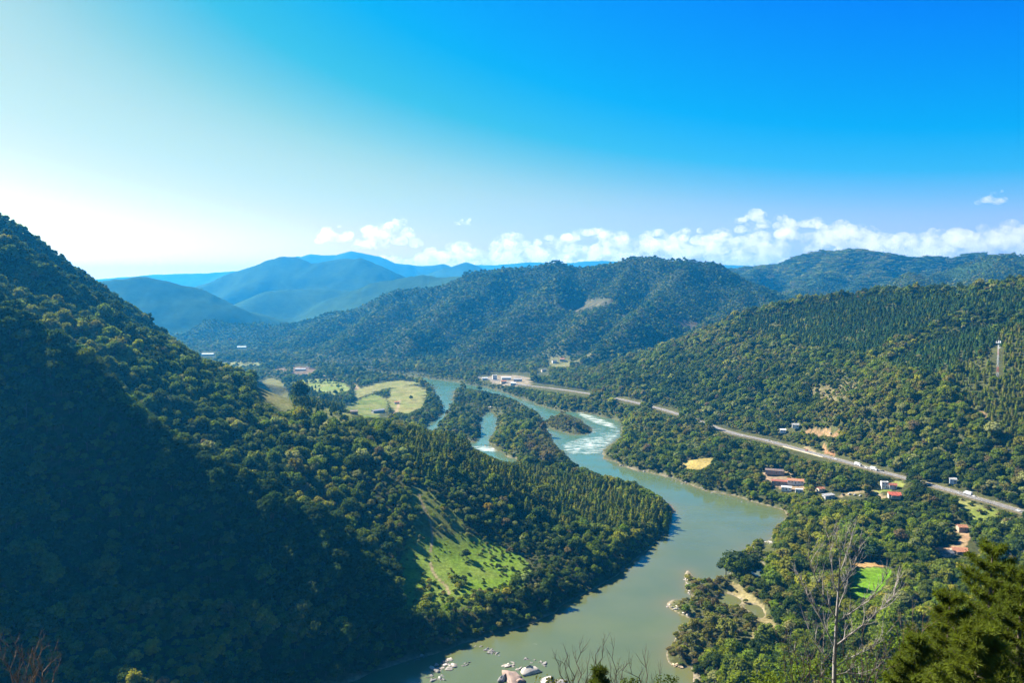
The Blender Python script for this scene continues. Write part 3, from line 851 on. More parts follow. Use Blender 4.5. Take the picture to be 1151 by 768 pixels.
MODELS = []
def add_model(*a): MODELS.append(model(*a)); return len(MODELS) - 1
B0 = [add_model('broadleaf_tree', crown_broad(10 + i, 9 + 2 * (i % 3), 620, 0.52, R=4.6 + .5 * (i % 2), H=11 + (i % 3), base=2.0), trunk_mb(7.5, .26, rg)) for i in range(5)]
B1 = [add_model('broadleaf_tree', crown_broad(40 + i, 8, 230, 0.80), trunk_mb(7, .26, rg, 0, 4)) for i in range(3)]
B2 = [add_model('tree_clump', clump_of(lambda s: crown_broad(s, 5, 46, 1.25, core=True), 8, 12.0, 70 + i)) for i in range(3)]
C0 = [add_model('plantation_tree', crown_conifer(100 + i, 300, 0.50), trunk_mb(10, .17, rg, 0)) for i in range(3)]
C1 = [add_model('plantation_tree', crown_conifer(120 + i, 110, 0.72), trunk_mb(9, .17, rg, 0, 4)) for i in range(2)]
C2 = [add_model('conifer_clump', clump_of(lambda s: crown_conifer(s, 40, 1.1), 12, 12.0, 140 + i)) for i in range(2)]
S0 = [add_model('shrub', crown_broad(160 + i, 7, 300, 0.30, R=2.6, H=3.6, base=.2, flat=.8)) for i in range(3)]
PALM = None

# ------------------------------------------------------------------ what must stay in the open (traced from the photograph, to decide where no tree grows)
_gx, _gy = np.meshgrid(np.arange(1151) + .5, np.arange(768) + .5)
OPEN = np.zeros((768, 1151), bool)
def keep_open(px): OPEN[:] |= in_poly(_gx, _gy, np.array(px, float))
def keep_line(px, w=3.2):
    p = np.array(px, float)
    lo = p.min(0) - 8; hi = p.max(0) + 8
    k = (_gx > lo[0]) & (_gx < hi[0]) & (_gy > lo[1]) & (_gy < hi[1])
    d, _ = seg_dist(_gx[k], _gy[k], p); OPEN[k] |= d < w
for w in ([(480, 752), (560, 722), (690, 655), (757, 592), (758, 574), (745, 558), (715, 540), (690, 535), (672, 530), (655, 523), (640, 514), (629, 500), (642, 490), (664, 487), (690, 480), (699, 490), (678, 510), (690, 520), (730, 534), (790, 554),
           (850, 567), (868, 575), (864, 592), (848, 606), (836, 603), (815, 611), (806, 635), (800, 650), (785, 650), (772, 643), (767, 650), (770, 672), (752, 678), (750, 686), (765, 694), (752, 705), (745, 725), (747, 745), (775, 752), (778, 768), (470, 768)],
          [(632, 465), (650, 465), (696, 477), (699, 484), (665, 486), (655, 475)], [(540, 472), (558, 470), (556, 484), (547, 497), (560, 503), (560, 509), (585, 519), (569, 520), (557, 515), (535, 505), (530, 500), (541, 489)],
          [(494, 433), (513, 433), (508, 450), (500, 458), (495, 447)], [(520, 436), (546, 439), (577, 447), (596, 459), (608, 460), (593, 453), (570, 443), (548, 437)], [(481, 474), (488, 476), (486, 484), (480, 482)],
          [(614, 480), (625, 488), (640, 490), (626, 498), (620, 490)], [(847, 635), (857, 638), (856, 648), (849, 648)], [(808, 675), (828, 674), (824, 681)], [(843, 683), (858, 690), (854, 695)]):
    keep_open(w)
for k in SOLID:
    if k not in ('meadow', 'glade', 'roadside_grass', 'earth_scar', 'clear_cut', 'bare_slope', 'green_field', 'far_field', 'ploughed_field', 'rough_meadow'): keep_open(FIELDS[k][0])
for l in ([(540, 425), (565, 429), (592, 433), (625, 437.5), (660, 443)], [(696, 449), (716, 453)], [(736, 458.5), (758, 464.5)], [(806, 481), (830, 488.5), (860, 495), (890, 503), (920, 511), (950, 519), (980, 527.5), (1012, 536.5)],
          [(1045, 545), (1075, 553.5), (1100, 561), (1120, 566.5), (1151, 577)]):
    keep_line(l, 3.4)
keep_line([(889, 507), (927, 516)], 3.5); keep_line([(480, 632), (487, 644), (493, 652), (501, 659), (505, 668)], 2)
for (x0, y0, x1, y1) in ((1000, 545, 1016, 563), (989, 543, 1000, 553), (858, 528, 882, 540), (868, 538, 884, 551), (878, 540, 904, 554), (916, 548, 930, 556), (926, 553, 968, 562), (875, 483, 886, 490), (888, 478, 900, 486), (926, 482, 940, 490),
                         (1058, 612, 1098, 628), (1074, 590, 1088, 600), (550, 419, 596, 432), (604, 414, 616, 422), (616, 402, 640, 412), (412, 455, 436, 470), (442, 448, 450, 456), (226, 395, 242, 402), (267, 388, 277, 393), (330, 410, 346, 420),
                         (1066, 538, 1078, 545), (1115, 390, 1126, 422), (394, 460, 402, 468), (860, 606, 868, 620)):
    OPEN[y0:y1, x0:x1] = True

def tree_room(p, h, w):
    """the share of its height a tree may have before it would hide an open place"""
    fr = np.ones(len(p))
    for s in (1.0, .85, .7, .55, .4, .25, .12, 0.0):
        q = p.copy(); q[:, 2] += h * s
        hit = np.zeros(len(p), bool)
        for k in (-.38, 0, .38):
            qq = q.copy(); qq[:, 0] += k * w
            x, y, _ = project(qq)
            i = np.clip(y.astype(int), 0, 767); j = np.clip(x.astype(int), 0, 1150)
            hit |= OPEN[i, j] & (x > 0) & (x < 1151) & (y > 0) & (y < 768)
        fr = np.where(hit, s * 0.88, fr)
    return fr

# ------------------------------------------------------------------ where the trees stand
def px_region(px): return ground_poly(px, 2)
PLANT = [(px_region(p), c) for p, c in (
    ([(440, 502), (470, 492), (500, 500), (540, 512), (600, 533), (660, 541), (710, 555), (745, 572), (752, 592), (735, 606), (700, 610), (640, 600), (590, 585), (560, 565), (510, 545), (470, 535)], 'peninsula'),
    ([(335, 432), (372, 446), (392, 468), (372, 472), (345, 466), (326, 448)], 'tip'),
    ([(830, 366), (865, 354), (930, 339), (1000, 333), (1080, 331), (1151, 325), (1151, 348), (1090, 356), (1040, 372), (1005, 388), (985, 402), (950, 398), (920, 390), (890, 380), (850, 376)], 'crest'),
    ([(1062, 426), (1030, 425), (1000, 412), (1030, 395), (1080, 375), (1151, 352), (1151, 366), (1100, 400)], 'crest'),
    ([(1066, 428), (1120, 388), (1151, 370), (1151, 520), (1120, 490), (1095, 470), (1078, 450)], 'spur'))]
BUSHY = [px_region(p) for p in ([(750, 676), (790, 640), (830, 655), (865, 690), (850, 730), (800, 745), (752, 748), (745, 720)], [(610, 470), (640, 465), (668, 480), (640, 520), (600, 520), (590, 500)], [(500, 486), (535, 498), (500, 498)])]
PALMY = px_region([(462, 605), (520, 596), (560, 612), (545, 630), (480, 630)])
CONFINED = [FPOLY[k] for k in SOLID]

PAL = {'dark': (0.040, 0.064, 0.015), 'green': (0.092, 0.124, 0.018), 'lush': (0.118, 0.155, 0.013), 'yellow': (0.195, 0.200, 0.024), 'olive': (0.150, 0.142, 0.036), 'pale': (0.195, 0.205, 0.072), 'brown': (0.135, 0.110, 0.050), 'conif': (0.120, 0.140, 0.018), 'teal': (0.042, 0.082, 0.028)}
PK = list(PAL); PC = np.array([PAL[k] for k in PK])

def scatter(r0, r1, sp, seed):
    rng = np.random.default_rng(seed)
    dth = sp / ((r0 + r1) / 2)
    R_ = np.arange(r0, r1, sp); xs = []; ys = []
    for i, r in enumerate(R_):
        th = np.arange(-rad(38.3), rad(38.3), sp / r) + (i % 2) * .5 * sp / r
        th = th + rng.uniform(-.42, .42, len(th)) * sp / r; rr = r + rng.uniform(-.42, .42, len(th)) * sp
        xs.append(rr * np.sin(th)); ys.append(rr * np.cos(th))
    return np.concatenate(xs), np.concatenate(ys)

TREES = {k: [] for k in ('x', 'y', 'z', 's', 'sz', 'rot', 'var', 'tint', 'who', 'sp')}
for band, (r0, r1, spc) in enumerate([(150, 700, 5.4), (700, 1150, 5.5), (1150, 1900, 6.2), (1900, 2500, 7.4), (2500, 3550, 8.6), (3550, 4700, 11.0), (4700, 6000, 20.0)]):
    x, y = scatter(r0, r1, spc, 900 + band); rng = np.random.default_rng(band)
    if band < 4:                                     # steep ground carries as many trees per metre of slope
        x2, y2 = scatter(r0, r1, spc, 950 + band); g = np.hypot(hgrid(x2 + 6, y2) - hgrid(x2 - 6, y2), hgrid(x2, y2 + 6) - hgrid(x2, y2 - 6)) / 12
        cf_ = np.zeros(len(x2), bool)
        for pl, nm in PLANT: cf_ |= in_poly(x2, y2, pl)
        k2 = rng.random(len(x2)) < np.where(cf_, .75, np.clip((g - .18) * 1.5, 0, .9)); x = np.concatenate([x, x2[k2]]); y = np.concatenate([y, y2[k2]])
    z = hgrid(x, y)
    k = visible(x, y, z + 12); x, y, z = x[k], y[k], z[k]
    lod = 0 if band < 2 else 1 if band < 6 else 2
    r = np.hypot(x, y); th = np.degrees(np.arctan2(x, y))
    j = np.clip(((th + 39) / .11).round().astype(int), 0, int(78 / .11)); i = np.clip(np.searchsorted(RR, r) - 1, 0, len(RR) - 1)
    wdist = TWD[i, j]; hill = np.where(TZ[i, j] > 16, TWHO[i, j], -1)
    ok = wdist > (1.0 if lod < 2 else 6)
    ok &= hill != HILLS.index('blue_mountains')
    dens = np.ones(len(x)); small = np.ones(len(x)); kind = np.zeros(len(x), int)      # 0 broadleaf, 1 conifer, 2 shrub
    conf = np.zeros(len(x), int)
    for ci, (pl, nm) in enumerate(PLANT):
        m = in_poly(x + (fbm(x, y, 40, 2, 71) - .5) * 40, y + (fbm(x, y, 40, 2, 72) - .5) * 40, pl); kind[m] = 1; conf[m] = {'peninsula': 1, 'tip': 2, 'crest': 3, 'spur': 4}[nm]
    kind[(kind == 1) & (rng.random(len(x)) < .08)] = 0; dens = np.where(kind == 1, dens * np.where(fbm(x, y, 38, 3, 87) > .40, 1, .45), dens)
    bush = np.zeros(len(x), bool)
    for pl in BUSHY: bush |= in_poly(x, y, pl)
    kind[bush & (rng.random(len(x)) < .8)] = 2
    kind[(wdist < 7) & (rng.random(len(x)) < .6)] = 2
    palmy = in_poly(x, y, PALMY)
    for fk in SOLID:
        m = in_poly(x, y, FPOLY[fk])
        if fk == 'meadow':
            n = fbm(x, y, 30, 3, 81) + np.clip((x + 40) / 260, -.12, .3) + np.clip((y - 800) / 600, 0, .2)
            dens = np.where(m, np.where(n > .56, .75, .36), dens); kind[m] = 2; small = np.where(m & (n < .56), .55, small)
        elif fk in ('glade', 'roadside_grass'): dens = np.where(m, .4, dens); kind[m] = 2
        elif fk in ('green_field', 'far_field', 'ploughed_field', 'pasture', 'farm_field', 'clearing', 'dry_field', 'strip_field', 'rough_meadow'):
            n = fbm(x, y, 70, 3, 83); dens = np.where(m, np.where(n > .60, .6, .04), dens); kind[m & (rng.random(len(x)) < .4)] = 2
        elif fk in ('clear_cut', 'bare_slope', 'earth_scar'): dens = np.where(m, .06, dens); kind[m] = 2
        else: dens = np.where(m, 0.012, dens)
    for fk in FIELDS:
        if fk not in SOLID:
            m = in_poly(x, y, FPOLY[fk]); dens = np.where(m, np.minimum(dens, .35), dens); kind[m & (rng.random(len(x)) < .6)] = 2
    for line, w in TRACK_L:
        d, _ = seg_dist(x, y, line); ok &= d > w + 1.0
    near_road = (np.abs(x) < 1200) & (y < 2600)
    d = np.full(len(x), 1e9); d[near_road] = seg_dist(x[near_road], y[near_road], HWY[::2])[0]
    ok &= d > 8.2
    valley = (hill < 0) & (r > 1500) & (x < 50)
    dens = np.where(valley, dens * np.where(fbm(x, y, 90, 3, 91) > .42, 1, .35), dens)
    ok &= rng.random(len(x)) < dens
    x, y, z, hill, kind, conf, wdist, r, bush, palmy, small = [q[ok] for q in (x, y, z, hill, kind, conf, wdist, r, bush, palmy, small)]
    n = len(x)
    # size
    s = np.where(kind == 1, np.clip(rng.lognormal(-.05, .2, n), .5, 1.4), np.where(kind == 2, rng.uniform(.55, 1.35, n), np.clip(rng.lognormal(-.32, .30, n), .36, 1.5) * (.75 + .5 * fbm(x, y, 70, 2, 61))))
    big = (kind == 0) & (rng.random(n) < .07); s = np.where(big, s * 1.35, s)
    s = np.where((wdist < 12) & (kind == 0), s * .8, s)
    s = np.where(palmy, s * .62, s)
    if band < 2:
        dm = np.minimum(seg_dist(x, y, FPOLY['meadow'][::3], True)[0], seg_dist(x, y, FPOLY['glade'][::3], True)[0]); s = np.where((dm < 40) & (kind == 0) & (y > 640), s * .6, s)
    s = np.where(conf == 4, s * .75, s) * small
    if lod == 2: s = rng.uniform(.85, 1.25, n) * spc / 17.0
    sz = s * rng.uniform(.75, 1.3, n)
    sz = np.where(conf == 1, sz * .88, np.where(conf > 1, sz * .66, sz)); s = np.where(conf > 0, s * 1.15, s); hgt = np.where(kind == 1, 12.0, np.where(kind == 2, 3.6, 12.0)) * sz; wid = np.where(kind == 1, 3.6, np.where(kind == 2, 5, 9)) * s
    if lod == 2: wid = 26 * s; hgt = 12 * sz
    fr = tree_room(np.stack([x, y, z], -1), hgt, wid)
    _, tpy, _ = project(np.stack([x, y, z + hgt], -1)); low = (r < 478) & (tpy < 790) & (x < 200); low |= (x < -90) & (r < 640) & (s > .95) & (tpy > 700); fr = np.where(low, 0, fr)
    keep = (fr > .02) if lod < 2 else (fr > .55)
    sq = np.clip(fr, .05, 1); toshrub = keep & (fr < .55) & (kind < 2) & (lod < 2)
    s = np.where(fr < 1, s * (0.5 + .5 * sq), s); sz = sz * sq
    kind = np.where(toshrub, 2, kind); s = np.where(toshrub, np.clip(s * 1.5, .6, 1.4), s); sz = np.where(toshrub, np.maximum(hgt * fr / 3.6, .3), sz)
    # model
    pick = rng.random(n)
    sets = {0: (B0, C0, S0), 1: (B1, C1, S0), 2: (B2, C2, B2)}[lod]
    var = np.zeros(n, int)
    for kk in range(3):
        st = np.array(sets[kk]); m = kind == kk; var[m] = st[(pick[m] * len(st)).astype(int)]
    # colour by species and by stand, with sun and shade tinted into some slopes
    n1 = fbm(x, y, 150, 3, 101); n2 = fbm(x, y, 45, 2, 103)
    W = np.zeros((n, len(PK)))
    def w(k): return W[:, PK.index(k)]
    W[:, PK.index('green')] = 1.0; W[:, PK.index('dark')] = .9 * np.clip(3.1 - 5 * n1, .08, 2.4); W[:, PK.index('lush')] = .75 * np.clip(4 * n2 - 1.3, .05, 3)
    W[:, PK.index('yellow')] = .30 * np.clip(5 * n1 - 2.0, .05, 3); W[:, PK.index('olive')] = .26 * np.clip(3 * n1 - .8, .05, 3); W[:, PK.index('pale')] = .20 * np.clip(3 * n2 - .9, .05, 3); W[:, PK.index('brown')] = .03
    rb = (hill < 0) & (x > 60); W[rb, PK.index('yellow')] *= 1.8; W[rb, PK.index('lush')] *= 1.6
    rh = hill == HILLS.index('right_hill')
    W[rh, PK.index('olive')] *= 2.2; W[rh, PK.index('pale')] *= 1.9; W[rh, PK.index('brown')] *= 2.5
    up = rh & (z > 150); W[up, PK.index('dark')] *= 2.5; W[up, PK.index('olive')] *= .4; W[up, PK.index('pale')] *= .4
    ls = (hill == HILLS.index('lit_spur')); W[ls, PK.index('pale')] *= 3.0; W[ls, PK.index('yellow')] *= 3.0; W[ls, PK.index('olive')] *= 1.4  # pale and yellow crowns, weighted up so the spur looks sunlit
    W[bush] = 0; W[bush, PK.index('olive')] = 1; W[bush, PK.index('brown')] = .7; W[bush, PK.index('green')] = .4; W[bush, PK.index('yellow')] = .2
    W[kind == 2, PK.index('brown')] += .15; W[palmy] = 0; W[palmy, PK.index('pale')] = 1; W[palmy, PK.index('yellow')] = .5; W[palmy, PK.index('green')] = .8
    lm = (hill == HILLS.index('left_mountain')) | (hill == HILLS.index('upper_spur')) | (hill == HILLS.index('near_spur')); W[lm, PK.index('dark')] *= 3; W[lm, PK.index('teal')] += .8; W[lm, PK.index('pale')] *= .3; W[lm, PK.index('yellow')] *= .3; W[lm, PK.index('olive')] *= .4; W[lm, PK.index('brown')] *= .3  # crowns on these slopes tinted darker to stand for shade
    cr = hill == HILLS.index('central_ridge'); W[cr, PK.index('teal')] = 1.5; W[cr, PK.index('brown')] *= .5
    toe = (x < -60) & (r < 640) & ((hill < 0) | (hill == HILLS.index('near_spur')) | (hill == HILLS.index('lookout'))); W[toe] = 0; W[toe, PK.index('dark')] = 1; W[toe, PK.index('green')] = .4  # trees round the spur's foot coloured dark as if in its shade
    co_ = kind == 1; W[co_] = 0; W[co_, PK.index('conif')] = 1; W[conf == 1, PK.index('green')] = .4; W[conf == 1, PK.index('yellow')] = .35; W[conf == 1, PK.index('lush')] = .3; W[conf == 3, PK.index('teal')] = 2.5; W[conf == 3, PK.index('dark')] = 1.5; W[conf == 3, PK.index('conif')] = .3; W[conf == 4, PK.index('olive')] = .35; W[conf == 4, PK.index('green')] = .5; W[conf == 2, PK.index('dark')] = 1.0
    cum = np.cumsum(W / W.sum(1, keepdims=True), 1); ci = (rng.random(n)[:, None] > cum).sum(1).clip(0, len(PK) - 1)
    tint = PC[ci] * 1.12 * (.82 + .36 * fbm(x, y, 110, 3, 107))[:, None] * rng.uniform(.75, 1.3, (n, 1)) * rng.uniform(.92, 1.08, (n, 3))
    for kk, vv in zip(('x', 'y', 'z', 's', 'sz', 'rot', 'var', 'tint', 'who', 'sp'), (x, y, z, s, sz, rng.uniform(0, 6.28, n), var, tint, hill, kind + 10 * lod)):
        TREES[kk].append(vv[keep])
T = {k: np.concatenate(v) for k, v in TREES.items()}
print('TREES', len(T['x']), [(k, int((T['sp'] == k).sum())) for k in np.unique(T['sp'])])

# ------------------------------------------------------------------ the trees that show largest are things of their own
px_, py_, dep_ = project(np.stack([T['x'], T['y'], T['z'] + 6 * T['sz']], -1))
inframe = (px_ > 4) & (px_ < 1147) & (py_ < 764) & (py_ > 0) & visible(T['x'], T['y'], T['z'] + 6 * T['sz'], 0.0)
size_px = T['s'] * np.where(T['sp'] % 10 == 1, 3.6, np.where(T['sp'] % 10 == 2, 4.5, 9.0)) / dep_
single = np.zeros(len(T['x']), bool)
def tree_name(i):
    sp = T['sp'][i] % 10
    return ('broadleaf_tree', 'plantation_tree', 'shrub')[sp]
SHADE = HILLS.index('near_spur')
def tree_label(i):
    sp = T['sp'][i] % 10; h = T['who'][i]; x = T['x'][i]
    if sp == 1: return 'slender dark green plantation tree standing in the dense stand on the river bend', 'plantation trees on the river bend'
    if sp == 2:
        if x > 80: return 'low olive bush on the bushy right river bank', 'bushes on the right bank'
        return 'low bush on the bright green meadow inside the river bend', 'bushes on the meadow'
    if h == SHADE: return 'broadleaf tree in the deep shade of the steep lower left spur', 'trees on the shaded spur'
    if x > 80: return 'broadleaf tree in the sunny woods between the right river bank and the highway', 'trees on the right bank'
    return 'broadleaf tree in the sunny woods inside the river bend', 'trees inside the river bend'
for sp, nmax in ((0, 290), (1, 150), (2, 110)):
    k = np.nonzero(inframe & (T['sp'] == sp))[0]
    k = k[np.argsort(-size_px[k])][:nmax]; single[k] = True
for i in np.nonzero(single)[0]:
    md = MODELS[T['var'][i]]; lab, grp = tree_label(i); nm = tree_name(i)
    e = empty(nm, (T['x'][i], T['y'][i], T['z'][i] - .25), T['rot'][i], lab, 'shrub' if nm == 'shrub' else 'tree', grp)
    e.scale = (T['s'][i], T['s'][i], T['sz'][i])
    c = mesh_obj('crown', md['crown'], e); c['tint'] = [float(q) for q in T['tint'][i]]
    if md['trunk'] is not None: mesh_obj('trunk', md['trunk'], e)

# ------------------------------------------------------------------ the rest of the forest: one mass per hillside, set out on points
SRC = bpy.data.collections.new('forest_models')          # never linked to the scene
for i, md in enumerate(MODELS):
    o = bpy.data.objects.new('model_%03d' % i, md['joined']); SRC.objects.link(o)

def forest_nodes():
    ng = bpy.data.node_groups.new('forest', 'GeometryNodeTree')
    ng.interface.new_socket('Geometry', in_out='INPUT', socket_type='NodeSocketGeometry'); ng.interface.new_socket('Geometry', in_out='OUTPUT', socket_type='NodeSocketGeometry')
    gi = ng.nodes.new('NodeGroupInput'); go = ng.nodes.new('NodeGroupOutput'); ip = ng.nodes.new('GeometryNodeInstanceOnPoints'); ci = ng.nodes.new('GeometryNodeCollectionInfo')
    ci.inputs['Collection'].default_value = SRC; ci.inputs['Separate Children'].default_value = True; ci.inputs['Reset Children'].default_value = True
    def na(nm, typ):
        a = ng.nodes.new('GeometryNodeInputNamedAttribute'); a.data_type = typ; a.inputs['Name'].default_value = nm
        return a.outputs['Attribute']
    ng.links.new(gi.outputs[0], ip.inputs['Points']); ng.links.new(ci.outputs[0], ip.inputs['Instance']); ip.inputs['Pick Instance'].default_value = True
    ng.links.new(na('var', 'INT'), ip.inputs['Instance Index']); ng.links.new(na('rot', 'FLOAT_VECTOR'), ip.inputs['Rotation']); ng.links.new(na('scl', 'FLOAT_VECTOR'), ip.inputs['Scale'])
    ng.links.new(ip.outputs[0], go.inputs[0]); return ng
FOREST_NG = forest_nodes()

def forest(name, k, label, cat='forest'):
    k = np.nonzero(k)[0]
    if len(k) == 0: return
    me = bpy.data.meshes.new(name); me.vertices.add(len(k))
    me.vertices.foreach_set('co', np.stack([T['x'][k], T['y'][k], T['z'][k] - .25], -1).astype(np.float32).ravel())
    a = me.attributes.new('var', 'INT', 'POINT'); a.data.foreach_set('value', T['var'][k].astype(np.int32))
    a = me.attributes.new('rot', 'FLOAT_VECTOR', 'POINT'); a.data.foreach_set('vector', np.stack([0 * T['rot'][k], 0 * T['rot'][k], T['rot'][k]], -1).astype(np.float32).ravel())
    a = me.attributes.new('scl', 'FLOAT_VECTOR', 'POINT'); a.data.foreach_set('vector', np.stack([T['s'][k], T['s'][k], T['sz'][k]], -1).astype(np.float32).ravel())
    a = me.attributes.new('tint', 'FLOAT_COLOR', 'POINT'); a.data.foreach_set('color', np.concatenate([T['tint'][k], np.ones((len(k), 1))], 1).astype(np.float32).ravel())
    me.update()
    o = mesh_obj(name, me); md = o.modifiers.new('forest', 'NODES'); md.node_group = FOREST_NG
    tag(o, label, cat, kind='stuff')
rest = ~single; wh = T['who']; H_ = HILLS.index; spm = T['sp'] % 10; cf = spm == 1
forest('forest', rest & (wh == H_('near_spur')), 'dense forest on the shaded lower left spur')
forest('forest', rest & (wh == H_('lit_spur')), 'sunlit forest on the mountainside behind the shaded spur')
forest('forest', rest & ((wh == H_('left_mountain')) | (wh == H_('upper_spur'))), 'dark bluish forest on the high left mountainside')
forest('forest', rest & (wh == H_('right_hill')) & ~cf, 'mixed green and olive forest covering the right hill')
forest('plantation', rest & (wh == H_('right_hill')) & cf, 'dark conifer plantations along the right hill top', 'plantation')
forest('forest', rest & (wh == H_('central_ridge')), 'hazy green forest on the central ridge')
forest('forest', rest & ((wh == H_('back_hills')) | (wh == H_('blue_mountains'))), 'bluish forest on the far hills')
forest('forest', rest & (wh == H_('lookout')), 'trees on the slope below the lookout')
val = rest & (wh < 0)
forest('plantation', val & cf, 'dense even stand of slender trees covering the river bend', 'plantation')
forest('undergrowth', val & (spm == 2), 'low bushes along the river banks and field edges', 'bushes')
forest('forest', val & (spm == 0) & (T['x'] > 60), 'woods between the right river bank and the highway')
forest('forest', val & (spm == 0) & (T['x'] <= 60), 'woods on the valley floor left of the river')

for hi in [-1] + list(range(len(HILLS))):
    k = T['who'] == hi; print('COUNT', 'valley' if hi < 0 else HILLS[hi], int(k.sum()))
# ------------------------------------------------------------------ buildings
GLASS = plain('window_glass', (0.03, 0.04, 0.05), 0.15, 0.1, 1.0, 0.0, 0.6)
TRIM = plain('white_trim', (0.72, 0.70, 0.66), 0.6, 0.08, 2.0)
DOORM = plain('brown_door', (0.14, 0.08, 0.045), 0.6, 0.15, 3.0)
def wallm(c): return plain('render_%02d_%02d_%02d' % tuple(int(q * 99) for q in c), c, 0.85, 0.10, 0.6)
def roof_mat(c, tiles=True):
    nm = 'roof_%02d_%02d_%02d_%d' % (*[int(q * 99) for q in c], tiles)
    if nm in MATS: return MATS[nm]
    t = NT(nm); b = t.n('ShaderNodeBsdfPrincipled')
    w = t.n('ShaderNodeTexWave'); w.inputs['Scale'].default_value = 1.6 if tiles else 1.1; w.bands_direction = 'X'; w.inputs['Distortion'].default_value = 0.5
    t.l(t.obj(), w.inputs[0])
    n = t.noise(0.8, 5, 0.6, t.obj())
    k = t.math('MULTIPLY', t.mapr(n, .3, .7, .72, 1.25), t.mapr(w.outputs[1], 0, 1, .82, 1.08))
    cc = t.n('ShaderNodeVectorMath', operation='SCALE'); cc.inputs[0].default_value = c; t.l(k, cc.inputs['Scale']); t.l(cc.outputs[0], b.inputs['Base Color'])
    b.inputs['Roughness'].default_value = .75 if tiles else .5
    bp = t.n('ShaderNodeBump'); bp.inputs['Distance'].default_value = .06; t.l(w.outputs[1], bp.inputs['Height']); t.l(bp.outputs[0], b.inputs['Normal'])
    t.l(b.outputs[0], t.out.inputs[0]); MATS[nm] = t.m; return t.m

def ground_under(x, y, L, W, rz):
    ca, sa = math.cos(rz), math.sin(rz)
    return max(hz(x + a * ca - b * sa, y + a * sa + b * ca) for a in (-L / 2, 0, L / 2) for b in (-W / 2, 0, W / 2))

def window(parent, x, y, z, w, h, face):
    """a framed pane with a sill, set in the wall that faces `face` (0 -y, 1 +x, 2 +y, 3 -x)"""
    a = face * math.pi / 2; ca, sa = math.cos(a), math.sin(a)
    def P(u, d): return (x + u * ca + d * sa, y + u * sa - d * ca)
    f = MB()
    for u, zz, ww, hh in ((0, h / 2 + .05, w + .2, .1), (0, -h / 2 - .05, w + .2, .1), (-w / 2 - .05, 0, .1, h), (w / 2 + .05, 0, .1, h), (0, 0, .06, h)):
        q = P(u, .05); f.box((q[0], q[1], z + zz), (ww, .10, hh), a)
    fo = f.build('window', TRIM, parent)
    p = MB(); q = P(0, .02); p.box((q[0], q[1], z), (w, .03, h), a); p.build('pane', GLASS, fo)
    s = MB(); q = P(0, .12); s.box((q[0], q[1], z - h / 2 - .14), (w + .35, .26, .08), a); s.build('sill', TRIM, fo)

def gable(m, L, W, z0, rise, over, th=.18):
    """two sloping roof slabs, ridge along x"""
    y = W / 2 + over; x = L / 2 + over; dz = over * rise / (W / 2)
    for s in (1, -1):
        v = [(-x, 0, z0 + rise), (x, 0, z0 + rise), (x, s * y, z0 - dz), (-x, s * y, z0 - dz)]
        v += [(a, b, c + th) for a, b, c in v]
        m.add(v, [(0, 3, 2, 1), (4, 5, 6, 7), (0, 1, 5, 4), (1, 2, 6, 5), (2, 3, 7, 6), (3, 0, 4, 7)] if s > 0 else [(0, 1, 2, 3), (4, 7, 6, 5), (0, 4, 5, 1), (1, 5, 6, 2), (2, 6, 7, 3), (3, 7, 4, 0)])

